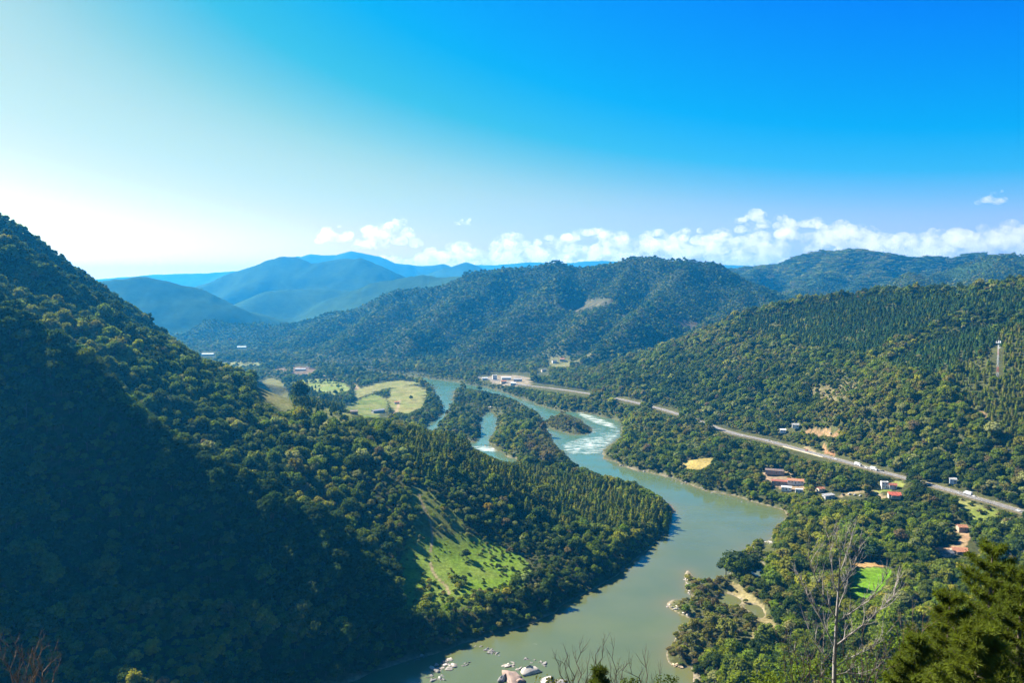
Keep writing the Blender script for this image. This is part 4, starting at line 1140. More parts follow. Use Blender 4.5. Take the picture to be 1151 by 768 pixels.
def building(name, px, py, L, W, H, rz, wall, roof, label, cat='house', group=None, form='gable', rise=None, tiles=True, storeys=1, chimney=False, porch=False, openings=True, at=None):
    p = G1(px, py) if at is None else at
    z = ground_under(p[0], p[1], L, W, rz)
    e = empty(name, (p[0], p[1], z), rz, label, cat, group)
    wm = wallm(wall); rm = roof_mat(roof, tiles); b = MB(); rise = rise if rise is not None else W * .22
    b.box((0, 0, H / 2 - 1.0), (L, W, H + 2.0))
    if form == 'gable':
        for s in (-1, 1):
            x0 = s * L / 2; x1 = x0 - s * .2
            b.prism([(0, 0)], 0, 0) if False else None
            b.add([(x0, -W / 2, H), (x0, W / 2, H), (x0, 0, H + rise - .02), (x1, -W / 2, H), (x1, W / 2, H), (x1, 0, H + rise - .02)], [(0, 1, 2), (5, 4, 3), (0, 2, 5, 3), (1, 4, 5, 2)])
    b.build('wall', wm, e)
    r = MB()
    if form == 'gable': gable(r, L, W, H, rise, .55)
    elif form == 'shed':
        x, y = L / 2 + .5, W / 2 + .5
        v = [(-x, -y, H + .02), (x, -y, H + .02), (x, y, H + rise), (-x, y, H + rise)]; v += [(a, c, d + .15) for a, c, d in v]
        r.add(v, [(0, 3, 2, 1), (4, 5, 6, 7), (0, 1, 5, 4), (1, 2, 6, 5), (2, 3, 7, 6), (3, 0, 4, 7)])
        b2 = MB(); b2.add([(-L / 2, W / 2, H), (L / 2, W / 2, H), (L / 2, W / 2, H + rise - .05), (-L / 2, W / 2, H + rise - .05), (-L / 2, W / 2 - .2, H), (L / 2, W / 2 - .2, H), (L / 2, W / 2 - .2, H + rise - .08), (-L / 2, W / 2 - .2, H + rise - .08)],
                           [(0, 3, 2, 1), (4, 5, 6, 7), (0, 4, 7, 3), (1, 2, 6, 5)]); b2.build('parapet', wm, e)
    else:                                                    # flat roof with a raised edge
        r.box((0, 0, H + .10), (L - .5, W - .5, .2))
        for sx, sy, lx, ly in ((0, 1, L, .25), (0, -1, L, .25), (1, 0, .25, W - .5), (-1, 0, .25, W - .5)):
            b3 = MB(); b3.box((sx * (L / 2 - .125), sy * (W / 2 - .125), H + .3), (lx, ly, .6)); b3.build('parapet', wm, e)
    ro = r.build('roof', rm, e)
    if chimney:
        c = MB(); c.box((L * .22, W * .12, H + rise + .1), (.7, .7, 1.5)); c.build('chimney', wallm((.36, .18, .12)), ro)
    if openings:
        st = H / storeys
        for k in range(storeys):
            zz = k * st + st * .55
            n = max(1, int(L / 3.4))
            for i in range(n):
                u = (i + .5) / n * L - L / 2
                if k == 0 and i == n // 2:
                    d = MB(); d.box((u, -W / 2 - .03, 1.05), (1.0, .12, 2.1)); do = d.build('door', DOORM, e)
                    h = MB(); h.box((u + .38, -W / 2 - .12, 1.05), (.06, .08, .16)); h.build('handle', TRIM, do)
                else: window(e, u, -W / 2, zz, 1.2, 1.1, 0)
            for s, f in ((1, 1), (-1, 3)):
                for i in range(max(1, int(W / 4.0))):
                    v = (i + .5) / max(1, int(W / 4.0)) * W - W / 2; window(e, s * L / 2, v, zz, 1.1, 1.1, f)
    if porch:
        c = MB(); c.box((0, -W / 2 - 1.5, H - .25), (L * .7, 3.0, .15)); po = c.build('porch_roof', rm, e)
        for s in (-1, 0, 1):
            q = MB(); q.tube([(s * L * .33, -W / 2 - 2.8, -1), (s * L * .33, -W / 2 - 2.8, H - .33)], [.11, .11], 8); q.build('post', TRIM, po)
    return e

WHITE, CREAM, GREYW, TAN = (.68, .66, .62), (.55, .47, .34), (.42, .42, .41), (.36, .27, .19)
RED, REDB, TERRA, BROWN, GREYR, WHITER, SLATE = (.42, .075, .035), (.30, .085, .05), (.40, .16, .075), (.17, .12, .10), (.33, .33, .33), (.66, .66, .64), (.12, .12, .13)
hr = math.atan2(-0.62, 0.78)                                # the lie of the highway near the houses
building('house', 1005, 561, 12, 8.5, 3.0, -.25, CREAM, RED, 'small house with a bright red tiled roof below the highway', chimney=True, porch=True)
building('house', 1003, 549, 8, 6.5, 3.0, -.2, WHITE, REDB, 'house with a darker red roof just above the bright red roof', chimney=False)
building('house', 994, 549, 7, 6, 5.6, -.2, WHITE, GREYR, 'white two storey house beside the red roofed houses', form='flat', storeys=2)
building('shed', 871, 534, 22, 8, 3.6, -.35, TAN, BROWN, 'long shed with a dull brown roof, topmost in the riverside yard', 'shed', 'sheds in the riverside yard', rise=1.3)
building('shed', 876, 545, 17, 7, 3.4, -.35, TAN, REDB, 'long shed with a reddish roof in the middle of the riverside yard', 'shed', 'sheds in the riverside yard', rise=1.2)
building('shed', 894, 545, 18, 7, 3.4, -.30, WHITE, TERRA, 'shed with a pale tan roof at the right end of the riverside yard', 'shed', 'sheds in the riverside yard', rise=1.0, form='shed')
building('shed', 884, 552, 11, 5, 3.0, -.35, WHITE, WHITER, 'white roofed shed on the lower side of the riverside yard', 'shed', 'sheds in the riverside yard', form='shed', rise=.6, tiles=False)
building('shed', 898, 554, 8, 5, 3.0, -.3, WHITE, WHITER, 'small white hut below the right end of the riverside yard', 'shed', 'sheds in the riverside yard', form='flat', tiles=False)
building('house', 922, 553, 8, 6, 3.0, .3, CREAM, TERRA, 'small orange roofed cottage half hidden in trees beside the riverside yard', rise=1.4)
building('shed', 931, 561, 13, 5.5, 3.2, .35, GREYW, GREYR, 'grey metal roofed shed at the end of the parking lane', 'shed', None, form='shed', rise=.8, tiles=False)
building('house', 880, 488, 8, 6, 3.0, -.3, WHITE, WHITER, 'low white hut left of the two buildings above the highway', tiles=False, form='shed', rise=.7)
building('house', 894, 484, 9, 7, 3.4, -.3, WHITE, GREYR, 'white house with a grey roof uphill of the highway', tiles=False)
building('house', 1078, 622, 13, 8, 3.0, -.15, TAN, TERRA, 'house with a pale orange roof at the end of the sandy drive', porch=True)
building('house', 1064, 625, 10, 7, 3.0, .2, GREYW, SLATE, 'dark roofed house among trees left of the orange roofed house', rise=1.6)
building('house', 1081, 597, 8, 7, 3.0, -.1, TAN, TERRA, 'small house with an orange roof at the top of the sandy drive', rise=1.6)
building('house', 1071, 544, 7, 6, 3.2, -.4, (.55, .62, .70), GREYR, 'pale blue house between trees just above the highway', form='shed', rise=.7)
vg = 'village buildings by the far highway'
building('house', 556, 427, 11, 10, 11.5, .1, WHITE, GREYR, 'tall white village block, highest building by the far highway bend', 'building', vg, form='flat', storeys=3)
building('warehouse', 569, 427, 24, 12, 6.0, .05, WHITE, WHITER, 'long white warehouse right of the tall white village block', 'warehouse', vg, rise=1.5, tiles=False)
building('warehouse', 582, 429, 20, 12, 6.0, -.1, GREYW, GREYR, 'grey roofed warehouse at the right end of the village', 'warehouse', vg, rise=1.6, tiles=False)
building('house', 566, 431, 13, 9, 4.5, .15, CREAM, TERRA, 'cream village house in front of the long white warehouse', 'house', vg)
building('house', 577, 433, 12, 8, 4.2, -.1, WHITE, WHITER, 'small white village house nearest the far river branch', 'house', vg, tiles=False)
building('house', 545, 427, 14, 8, 4.2, .1, WHITE, WHITER, 'low white village house at the left end of the village', 'house', vg, tiles=False)
hg = 'houses in the hollow behind the village'
building('house', 611, 418, 13, 9, 5, .4, CREAM, SLATE, 'dark roofed house by the lane above the village', 'house', hg)
building('house', 623, 408, 13, 9, 5, .2, WHITE, SLATE, 'house with white gable in the grassy hollow, left of its neighbour', 'house', hg)
building('house', 632, 406, 14, 10, 5, -.2, CREAM, TERRA, 'tan roofed house in the grassy hollow, right of its neighbour', 'house', hg)
building('barn', 425, 464, 26, 8, 4.0, .75, GREYW, GREYR, 'long pale grey barn beside the dry pasture', 'barn', None, rise=1.6, tiles=False, at=None)
building('house', 446, 454, 10, 7, 3.5, .2, CREAM, TERRA, 'small farmhouse at the edge of the dry pasture', rise=1.6)
building('house', 398, 466, 9, 7, 3.2, .1, TAN, BROWN, 'small brown farm hut among trees left of the dry pasture', rise=1.4)
building('warehouse', 234, 400, 40, 18, 6, .1, WHITE, WHITER, 'far white warehouse behind the end of the left mountain', 'warehouse', None, rise=2, tiles=False)
building('warehouse', 272, 392, 34, 16, 6, .05, WHITE, WHITER, 'far small white building beyond the far green field', 'warehouse', None, rise=2, tiles=False)
building('shed', 338, 417, 30, 12, 5, .05, CREAM, GREYR, 'pale shed standing on the ploughed reddish field', 'shed', None, rise=2, tiles=False)

# ------------------------------------------------------------------ telecom mast on the right hill
STEEL = plain('white_steel', (.52, .53, .54), .45, .06, .8)
REDP = plain('red_paint', (.50, .06, .04), .5, .08, .8)
p = G1(1121, 425); mz = p[2]
e = empty('lattice_mast', (p[0], p[1], mz - .5), .3, 'slender white lattice telecom mast with a top platform on the wooded right hill', 'mast')
HM = 47.0
def mast_pt(i, z):
    r = 1.5 * (1 - .62 * z / HM); a = math.pi / 4 + i * math.pi / 2
    return (r * math.cos(a), r * math.sin(a), z)
for i in range(4):
    m = MB(); m.tube([mast_pt(i, 0), mast_pt(i, HM)], [.16, .12], 6); m.build('leg', STEEL, e)
br = MB(); brr = MB(); n = 26
for k in range(n):
    z0, z1 = HM * k / n, HM * (k + 1) / n
    tgt = brr if (k // 4) % 3 == 1 else br
    for i in range(4):
        tgt.tube([mast_pt(i, z0), mast_pt((i + 1) % 4, z1)], [.08, .08], 4, False)
        tgt.tube([mast_pt(i, z1), mast_pt((i + 1) % 4, z1)], [.08, .08], 4, False)
br.build('bracing', STEEL, e); tag(brr.build('bracing', REDP, e), 'red painted bracing')
m = MB(); m.box((0, 0, HM - 3), (4.6, 4.6, .22)); pl = m.build('platform', STEEL, e)
m = MB()
for i in range(4):
    a, b = mast_pt(i, 0), None
    x = 2.2 * (1 if i in (0, 3) else -1); y = 2.2 * (1 if i < 2 else -1); m.tube([(x, y, HM - 3), (x, y, HM - 1.9)], [.05, .05], 4)
for s in (-2.2, 2.2):
    m.tube([(s, -2.2, HM - 1.9), (s, 2.2, HM - 1.9)], [.05, .05], 4); m.tube([(-2.2, s, HM - 1.9), (2.2, s, HM - 1.9)], [.05, .05], 4)
m.build('railing', STEEL, pl)
for i in range(3):
    a = i * 2.09; m = MB(); m.box((2.5 * math.cos(a), 2.5 * math.sin(a), HM - 2.2), (.35, .9, 3.2), a); m.build('antenna', TRIM, e)
m = MB(); m.tube([(0, 0, HM - 3), (0, 0, HM + 4)], [.10, .04], 6); m.build('lightning_rod', STEEL, e)
m = MB(); m.tube([(1.3, -.4, HM * .8), (1.75, -.5, HM * .8)], [.1, 1.1], 14); m.build('dish', TRIM, e)

# ------------------------------------------------------------------ vehicles
RUB = plain('tyre_rubber', (.02, .02, .02), .9, .1, 3); RIM = plain('wheel_rim', (.45, .46, .47), .35, .05, 3, .8); LAMP = plain('headlight', (.75, .76, .72), .15, .02, 3); TAIL = plain('tail_light', (.40, .02, .02), .3, .02, 3)
def wheel(e, x, y, r, w):
    m = MB(); m.tube([(x, y - w / 2, r), (x, y - w / 2 + .03, r), (x, y + w / 2 - .03, r), (x, y + w / 2, r)], [r * .9, r, r, r * .9], 16); o = m.build('wheel', RUB, e)
    k = MB(); s = 1 if y > 0 else -1; k.tube([(x, y + s * (w / 2 - .02), r), (x, y + s * (w / 2 + .02), r)], [r * .6, r * .55], 12); k.build('rim', RIM, o)
def car(paint, name='car'):
    e = empty(name)
    b = MB()
    prof = [(-2.15, .35), (-2.2, .62), (-2.1, .88), (-1.35, .97), (.95, .95), (1.95, .80), (2.15, .62), (2.15, .35)]
    b.prism(prof, -.86, .86); b.build('body', paint, e)
    c = MB(); z0, z1 = .955, 1.44
    v = [(-1.75, -.80, z0), (1.05, -.80, z0), (1.05, .80, z0), (-1.75, .80, z0), (-1.25, -.62, z1), (.25, -.62, z1), (.25, .62, z1), (-1.25, .62, z1)]
    c.add(v, [(0, 3, 2, 1), (0, 1, 5, 4), (1, 2, 6, 5), (2, 3, 7, 6), (3, 0, 4, 7), (4, 5, 6, 7)]); c.build('window', GLASS, e)
    r = MB(); r.box((-.5, 0, z1 + .025), (1.55, 1.26, .06)); r.build('roof', paint, e)
    for x in (-1.35, 1.3):
        for y in (-.78, .78): wheel(e, x, y, .33, .2)
    for y in (-.62, .62):
        m = MB(); m.box((2.14, y, .66), (.1, .34, .16)); m.build('headlight', LAMP, e)
        m = MB(); m.box((-2.18, y, .72), (.08, .34, .16)); m.build('tail_light', TAIL, e)
    return e
def truck(paint, box):
    e = empty('truck')
    m = MB(); m.box((0, 0, .85), (9.6, 1.0, .25)); m.build('chassis', SLATE_M, e)
    m = MB(); m.prism([(3.0, .7), (5.0, .7), (5.05, 1.6), (4.75, 2.75), (3.0, 2.85)], -1.2, 1.2); cb = m.build('cab', paint, e)
    m = MB(); m.add([(5.07, -1.05, 1.65), (5.07, 1.05, 1.65), (4.82, 1.0, 2.62), (4.82, -1.0, 2.62)], [(0, 1, 2, 3)]); m.build('windscreen', GLASS, cb)
    for s in (-1, 1):
        m = MB(); m.box((4.1, s * 1.21, 2.1), (1.1, .03, .8)); m.build('window', GLASS, cb)
        m = MB(); m.box((5.08, s * .85, 1.05), (.08, .35, .2)); m.build('headlight', LAMP, cb)
    m = MB(); m.box((-1.1, 0, 2.45), (7.6, 2.5, 2.75)); m.build('cargo_box', box, e)
    for x in (4.1, -1.9, -3.3):
        for y in (-1.05, 1.05): wheel(e, x, y, .5, .3)
    return e
SLATE_M = plain('dark_steel', (.05, .05, .055), .6, .1, 2)
PAINTS = {'white': (.72, .72, .70), 'silver': (.45, .46, .48), 'dark': (.03, .035, .045), 'red': (.42, .03, .025), 'blue': (.05, .12, .30)}
PM = {k: plain('car_paint_' + k, v, .25, .03, 1, 0, .6) for k, v in PAINTS.items()}
def on_highway(e, px, py, lane, flip=0):
    q, d, _ = hwy_at(px, py); nrm = np.array([d[1], -d[0]])
    e.location = (q[0] + nrm[0] * lane, q[1] + nrm[1] * lane, q[2] + .012); e.rotation_euler = (0, 0, math.atan2(d[1], d[0]) + (math.pi if flip else 0))
def parked(e, px, py, rz):
    p = G1(px, py); e.location = (p[0], p[1], p[2] + .05); e.rotation_euler = (0, 0, rz)
cg = 'vehicles on the highway'
for k, px, py, lane, fl, lab in (('white', 836, 490, 2.2, 0, 'white car farthest along the highway, near the left end of its open stretch'), ('silver', 862, 495, -2.2, 1, 'silver car on the highway above the riverside yard'),
                                 ('white', 941, 517, 2.2, 0, 'white car on the highway alone past the pale retaining wall'), ('dark', 990, 531, -2.2, 1, 'dark car on the highway behind the line of white vehicles'),
                                 ('white', 975, 526.5, 2.2, 0, 'white car between the two trucks on the highway'), ('white', 1093, 559, -2.2, 1, 'white car close behind the box truck at the grass bank'),
                                 ('silver', 1080, 555, 2.2, 0, 'silver car on the highway just left of the grass bank'), ('white', 1146, 575, 2.2, 0, 'white car at the right edge of the picture on the highway'),
                                 ('red', 905, 507, -2.2, 1, 'red car on the highway over the pale retaining wall')):
    e = car(PM[k]); tag(e, lab, 'car', cg); on_highway(e, px, py, lane, fl)
for k, px, py, lane, fl, lab in (('white', 966, 524, 2.2, 0, 'white box truck at the head of the line of vehicles on the highway'), ('white', 984, 528.5, 2.2, 0, 'white box truck following second in the line on the highway'), ('silver', 1086, 556.5, -2.2, 1, 'white box truck with a grey cab on the highway by the grass bank')):
    e = truck(PM[k], STEEL); tag(e, lab, 'truck', cg); on_highway(e, px, py, lane, fl)
pg = 'cars parked in the lane by the riverside'
for k, px, py, rz, lab in (('white', 955, 556, .5, 'white car parked at the top of the earth lane'), ('silver', 961, 557, .6, 'silver car parked in the middle of the earth lane row'), ('white', 967, 558, .6, 'white car parked lowest in the earth lane'),
                           ('dark', 948, 557, .5, 'dark car parked beside the hedge on the earth lane'), ('white', 934, 488, .2, 'white van like car on the orange earth yard')):
    e = car(PM[k]); tag(e, lab, 'car', pg if px != 934 else None); parked(e, px, py, rz)

# ------------------------------------------------------------------ boulders in the river and along its banks
def rock_mat():
    t = NT('river_stone'); b = t.n('ShaderNodeBsdfPrincipled')
    a = t.n('ShaderNodeAttribute', attribute_type='INSTANCER', attribute_name='tint')
    n = t.noise(.9, 6, .65, t.obj()); v = t.n('ShaderNodeTexVoronoi'); v.inputs['Scale'].default_value = .8; t.l(t.obj(), v.inputs[0])
    k = t.math('MULTIPLY', t.mapr(n, .3, .7, .55, 1.35), t.mapr(v.outputs[0], 0, .6, .8, 1.1))
    z = t.n('ShaderNodeSeparateXYZ'); t.l(t.pos(), z.inputs[0])
    k = t.math('MULTIPLY', k, t.mapr(z.outputs[2], .1, .7, .4, 1.0))          # wet, weed-stained band at the waterline
    cc = t.n('ShaderNodeVectorMath', operation='SCALE'); t.l(a.outputs[0], cc.inputs[0]); t.l(k, cc.inputs['Scale'])
    t.l(cc.outputs[0], b.inputs[0]); b.inputs['Roughness'].default_value = .85
    bp = t.n('ShaderNodeBump'); bp.inputs['Distance'].default_value = .3; bp.inputs['Strength'].default_value = .8; t.l(n, bp.inputs['Height']); t.l(bp.outputs[0], b.inputs['Normal'])
    t.l(b.outputs[0], t.out.inputs[0]); return t.m
ROCK = rock_mat()
def rock_mesh(seed, sub=3):
    rng = np.random.default_rng(seed); v, f = ico(sub)
    for _ in range(14):                                        # split faces: cut the ball with random planes
        d = rng.normal(size=3); d /= np.linalg.norm(d); h = rng.uniform(.30, .75)
        q = v @ d; v = v - np.outer(np.maximum(q - h, 0), d)
    v = v * (1 + (fbm(v[:, 0] * 3 + seed, v[:, 1] * 3 + v[:, 2] * 2, 1.0, 3, seed) - .5)[:, None] * .6)
    v = v * np.array([1.0, .75, .55]) * rng.uniform(.85, 1.15, 3)
    return np_mesh('boulder', v, f, ROCK, False)
RM = [rock_mesh(300 + i) for i in range(6)]
RSM = [rock_mesh(320 + i, 2) for i in range(4)]
rr_ = np.random.default_rng(77)
def rock(px, py, s, tint, label, group, z=None, small=True):
    s *= 1.35 if small else 1.7
    p = at_z(px, py, 0.0); zz = hz(p[0], p[1]); z = max(zz, -.25 * s) if z is None else z
    me = (RSM if small else RM)[rr_.integers(0, 4)]
    o = mesh_obj('boulder', me); o.location = (p[0], p[1], z + .12 * s); o.scale = (s * rr_.uniform(.8, 1.3), s * rr_.uniform(.8, 1.2), s * rr_.uniform(.7, 1.15)); o.rotation_euler = (rr_.uniform(-.3, .3), rr_.uniform(-.3, .3), rr_.uniform(0, 6.28))
    o['tint'] = [float(q) for q in np.array(tint) * rr_.uniform(.75, 1.15)]; tag(o, label, 'rock', group)
PINK, GREYS, PALE = (.34, .24, .19), (.26, .245, .23), (.40, .36, .31)
for px, py, s, t_, lab in ((573, 766, 8.0, PINK, 'large pinkish boulder slab at the bottom edge of the river'), (598, 757, 5.0, PALE, 'pale blocky boulder, highest of the big river rocks'), (586, 765, 6.0, PINK, 'pinkish boulder between the big slab and the pale blocky one'),
                           (565, 764, 4.6, GREYS, 'dark split boulder left of the pinkish slab'), (612, 764, 7.0, PALE, 'broad pale boulder right of the big river rocks, partly behind twigs'), (627, 767, 5.5, GREYS, 'grey boulder behind the bare twigs at the bottom edge')):
    rock(px, py, s, t_, lab, None, small=False)
def cluster(n, cx, cy, rx, ry, s0, s1, tint, label, group, rz=0.0):
    for i in range(n):
        a = rr_.uniform(0, 6.28); r = math.sqrt(rr_.uniform(0, 1)); u, v = r * math.cos(a) * rx, r * math.sin(a) * ry
        rock(cx + u * math.cos(rz) - v * math.sin(rz), cy + u * math.sin(rz) + v * math.cos(rz), rr_.uniform(s0, s1), tint, label, group)
cluster(30, 499, 749, 14, 6, 1.3, 3.4, PALE, 'pale broken rock in the cluster near the shaded left bank', 'rocks by the shaded bank', -.2)
cluster(13, 490, 763, 10, 4, 1.2, 3.0, GREYS, 'grey rock in the lowest cluster near the shaded left bank', 'rocks at the bottom edge')
cluster(22, 552, 733, 10, 3.5, 1.1, 2.8, GREYS, 'grey rock in the small heap out in midstream', 'rocks in midstream', .45)
cluster(5, 523, 748, 6, 2, 1.0, 2.2, GREYS, 'dark rock in the short row between the two rock heaps', 'rocks between the heaps', -.5)
cluster(4, 536, 727, 4, 2, .8, 1.6, GREYS, 'small rock at the edge of the bank shadow', 'rocks at the shadow edge')
cluster(10, 578, 749, 12, 4, 1.5, 3.4, PALE, 'pale flat rock just above the big boulders', 'rocks above the big boulders', .2)
cluster(13, 602, 745, 15, 2.0, 1.1, 2.5, GREYS, 'dark rock in the chain running right above the big boulders', 'chain of rocks', .35)
cluster(28, 768, 689, 22, 2.0, .8, 2.0, PALE, 'pale stone along the rocky spit on the right bank', 'stones on the spit', .38)
cluster(16, 773, 662, 2.4, 12, .7, 1.7, PALE, 'pale stone along the tip of the bushy spit', 'stones on the bushy spit', -.2)
cluster(16, 862, 614, 7, 5, .9, 2.2, PALE, 'stone on the rocky shore behind the dark island tree', 'stones behind the island tree', .7)
cluster(12, 764, 750, 12, 1.5, .7, 1.6, (.42, .32, .2), 'sandy coloured stone on the small beach', 'stones on the beach', .1)
cluster(14, 470, 741, 22, 2.5, .8, 1.8, GREYS, 'shaded rock along the dark left bank', 'rocks on the shaded shore', -.42)
cluster(26, 745, 537, 50, 1.5, 1.0, 2.2, GREYS, 'grey stone along the right bank below the rapids', 'stones along the right bank', .27)
cluster(18, 830, 562, 34, 1.5, 1.0, 2.0, GREYS, 'grey stone along the wooded right bank upstream of the island tree', 'stones on the wooded bank', .24)
cluster(26, 668, 494, 22, 9, 1.3, 2.9, GREYS, 'dark rock breaking the white rapids', 'rocks in the rapids', 0)
cluster(14, 547, 502, 13, 1.8, 1.0, 2.2, PALE, 'pale rock on the bar in the middle channel', 'rocks on the channel bar', .1)
cluster(8, 549, 463, 6, 3, 1.5, 3, PALE, 'pale rock at the head of the middle channel', 'rocks at the channel head')
cluster(10, 492, 484, 6, 3, 1.2, 2.6, PALE, 'pale rock by the narrow left channel', 'rocks by the left channel', .3)
cluster(10, 615, 482, 6, 6, 1.2, 2.4, PALE, 'pale rock beside the small islet above the rapids', 'rocks by the islet')

# ------------------------------------------------------------------ single trees that stand out
def lone(name, px, py, sx, sz, var, tint, label, z=None, cat='tree'):
    p = G1(px, py); md = MODELS[var]
    e = empty(name, (p[0], p[1], p[2] - .3), rr_.uniform(0, 6), label, cat); e.scale = (sx, sx, sz)
    c = mesh_obj('crown', md['crown'], e); c['tint'] = list(tint)
    if md['trunk']: mesh_obj('trunk', md['trunk'], e)
lone('broadleaf_tree', 828, 650, 2.5, 2.2, B0[1], (.045, .070, .028), 'large dark spreading tree on the river side tip, left of the pool')
lone('broadleaf_tree', 843, 651, 1.9, 2.0, B0[3], (.042, .066, .026), 'dark tree close right of the large spreading tree by the pool')
lone('broadleaf_tree', 816, 649, 1.5, 1.5, B0[2], (.05, .075, .03), 'smaller dark tree at the left foot of the large spreading tree')
lone('broadleaf_tree', 549, 576, 1.0, .85, B0[0], (.26, .19, .02), 'single yellow flowering tree in the woods inside the river bend')
lone('broadleaf_tree', 567, 594, 1.15, .8, B0[2], (.14, .11, .045), 'brownish bare looking tree behind the yellow flowering tree')
lone('broadleaf_tree', 478, 691, 1.3, .9, B0[4], (.16, .19, .02), 'bright yellow green tree at the lower edge of the meadow')
lone('broadleaf_tree', 524, 629, .9, .8, B0[0], (.05, .075, .03), 'dark round tree standing alone at the top of the meadow')
lone('broadleaf_tree', 462, 450, 1.0, 1.0, B1[0], (.04, .07, .03), 'lone dark round tree in the dry pasture')
lone('broadleaf_tree', 945, 547, 1.4, 1.15, B0[1], (.13, .19, .02), 'bright yellow green tree between the sheds and the red roofs')
lone('broadleaf_tree', 1136, 562, 1.5, 1.0, B0[3], (.16, .16, .06), 'pale olive round tree above the highway at the right edge')
lone('broadleaf_tree', 1102, 541, 1.1, 1.2, B0[3], (.035, .06, .03), 'dark dense tree above the highway beside the pale blue house')
lone('broadleaf_tree', 978, 631, 1.6, 1.2, B0[2], (.045, .08, .03), 'dark broad tree along the far edge of the lawn')
lone('broadleaf_tree', 1045, 612, 1.4, 1.0, B0[4], (.15, .15, .05), 'pale olive tree left of the sandy drive')
# ------------------------------------------------------------------ plants on the lookout itself
DEADW = plain('dead_wood', (.25, .225, .20), .9, .35, 6.0)
TWIGM = plain('dark_twig', (.075, .055, .045), .9, .3, 8.0)
REDTW = plain('orange_twig', (.17, .112, .075), .9, .3, 8.0)
def pt(px, py, depth, off=0.0):
    """a spot at the given distance ahead of the lookout"""
    r = ray(px, py); return Vector(CAM + r * ((depth + off) / r[1]))
fr_ = random.Random(11)
def grow(m, a, d, L, r, lvl, spread=.6, up=.15):
    """one crooked twig with side twigs"""
    n = 4; pts = [a]; rd = [r]; dd = d.normalized()
    for i in range(n):
        dd = (dd + Vector((fr_.uniform(-1, 1), fr_.uniform(-1, 1), fr_.uniform(-1, 1))) * .22 + Vector((0, 0, up * .3))).normalized()
        pts.append(pts[-1] + dd * L / n); rd.append(r * (1 - .75 * (i + 1) / n))
    m.tube(pts, rd, 5 if r > .02 else 4, False)
    if lvl > 0:
        for k in range(fr_.randint(2, 4)):
            i = fr_.randint(1, n - 1); p = pts[i]
            side = Vector((fr_.uniform(-1, 1), fr_.uniform(-1, 1), fr_.uniform(-.2, 1))).normalized()
            grow(m, p, dd * .6 + side * spread, L * fr_.uniform(.35, .6), rd[i] * .6, lvl - 1, spread, up)
    return pts

def ground_z(x, y): return hz(x, y)

# the tall dead tree, lower right
D = 34.0; XZ = lambda px, py, o=0: pt(px, py, D, o)
base = XZ(938, 768); gz = ground_z(base.x, base.y + 1)
e = empty('dead_tree', (base.x, base.y, gz - .3), 0, 'tall leafless dead tree with pale grey branches rising in front of the green lawn', 'tree')
def rel(v): return v - Vector(e.location)
tr = MB(); tpts = [Vector((0, 0, 0)), rel(XZ(937.5, 790)), rel(XZ(938, 745)), rel(XZ(939, 722)), rel(XZ(940, 700)), rel(XZ(941, 684)), rel(XZ(942.5, 664)), rel(XZ(944, 640)), rel(XZ(944.5, 620)), rel(XZ(944, 594))]
tr.tube(tpts, [.125, .10, .085, .072, .062, .054, .04, .025, .016, .007], 8); tr.build('trunk', DEADW, e)
BR = [([(942.2, 666), (936.7, 657), (935.2, 637), (934, 619), (932, 606)], .045, .3), ([(942, 664), (951, 652), (957, 643), (960.5, 636), (963.5, 626), (967, 616)], .05, -.6), ([(943.5, 645), (948, 634), (951, 624), (955, 614), (957, 603)], .03, .8),
      ([(939.5, 695), (932, 682), (925, 670.5), (919, 657), (915, 646), (911, 633), (909, 626)], .055, -.9), ([(937.5, 727), (930, 712), (922.5, 696), (915, 682), (908, 670), (904, 660), (901, 653)], .06, 1.0),
      ([(940, 701), (948, 695), (956, 690), (966, 683), (976.5, 676), (984, 666), (992, 655), (996, 648)], .06, -1.2), ([(939, 727), (948, 720), (958, 712), (969, 704), (979, 696), (989.5, 686), (997, 678), (1004, 670), (1006, 661)], .065, 1.3),
      ([(938.5, 752), (950, 743), (961, 737.5), (971, 733), (980.5, 728.5), (990, 722)], .05, -.8), ([(938, 748), (926, 736), (917, 722), (909, 708)], .04, .7), ([(944.3, 626), (949, 616), (951, 606), (952, 600)], .02, -.3), ([(944.3, 622), (940, 612), (938.5, 602)], .018, .3),
      ([(938, 760), (950, 757), (965, 758), (985, 752), (1004, 753)], .04, 1.5), ([(940.6, 690), (945, 676), (950, 664), (953, 655)], .035, 1.0), ([(938, 765), (925, 762), (908, 748), (893, 735), (888, 722)], .045, -1.0)]
for pxs, r, off in BR:
    n = len(pxs); pts = [rel(XZ(x, y, off * i / (n - 1))) for i, (x, y) in enumerate(pxs)]
    m = MB(); m.tube(pts, [r * .48 * (1 - .8 * i / (n - 1)) + .005 for i in range(n)], 6, False)
    for i in range(1, n):
        for _ in range(3 if r > .03 else 2):
            d = (pts[i] - pts[i - 1]).normalized() + Vector((fr_.uniform(-.8, .8), fr_.uniform(-.8, .8), fr_.uniform(0, .9)))
            grow(m, pts[i], d, fr_.uniform(.4, 1.2), r * .22 + .004, 1, .6, .25)
    m.build('branch', DEADW, e)

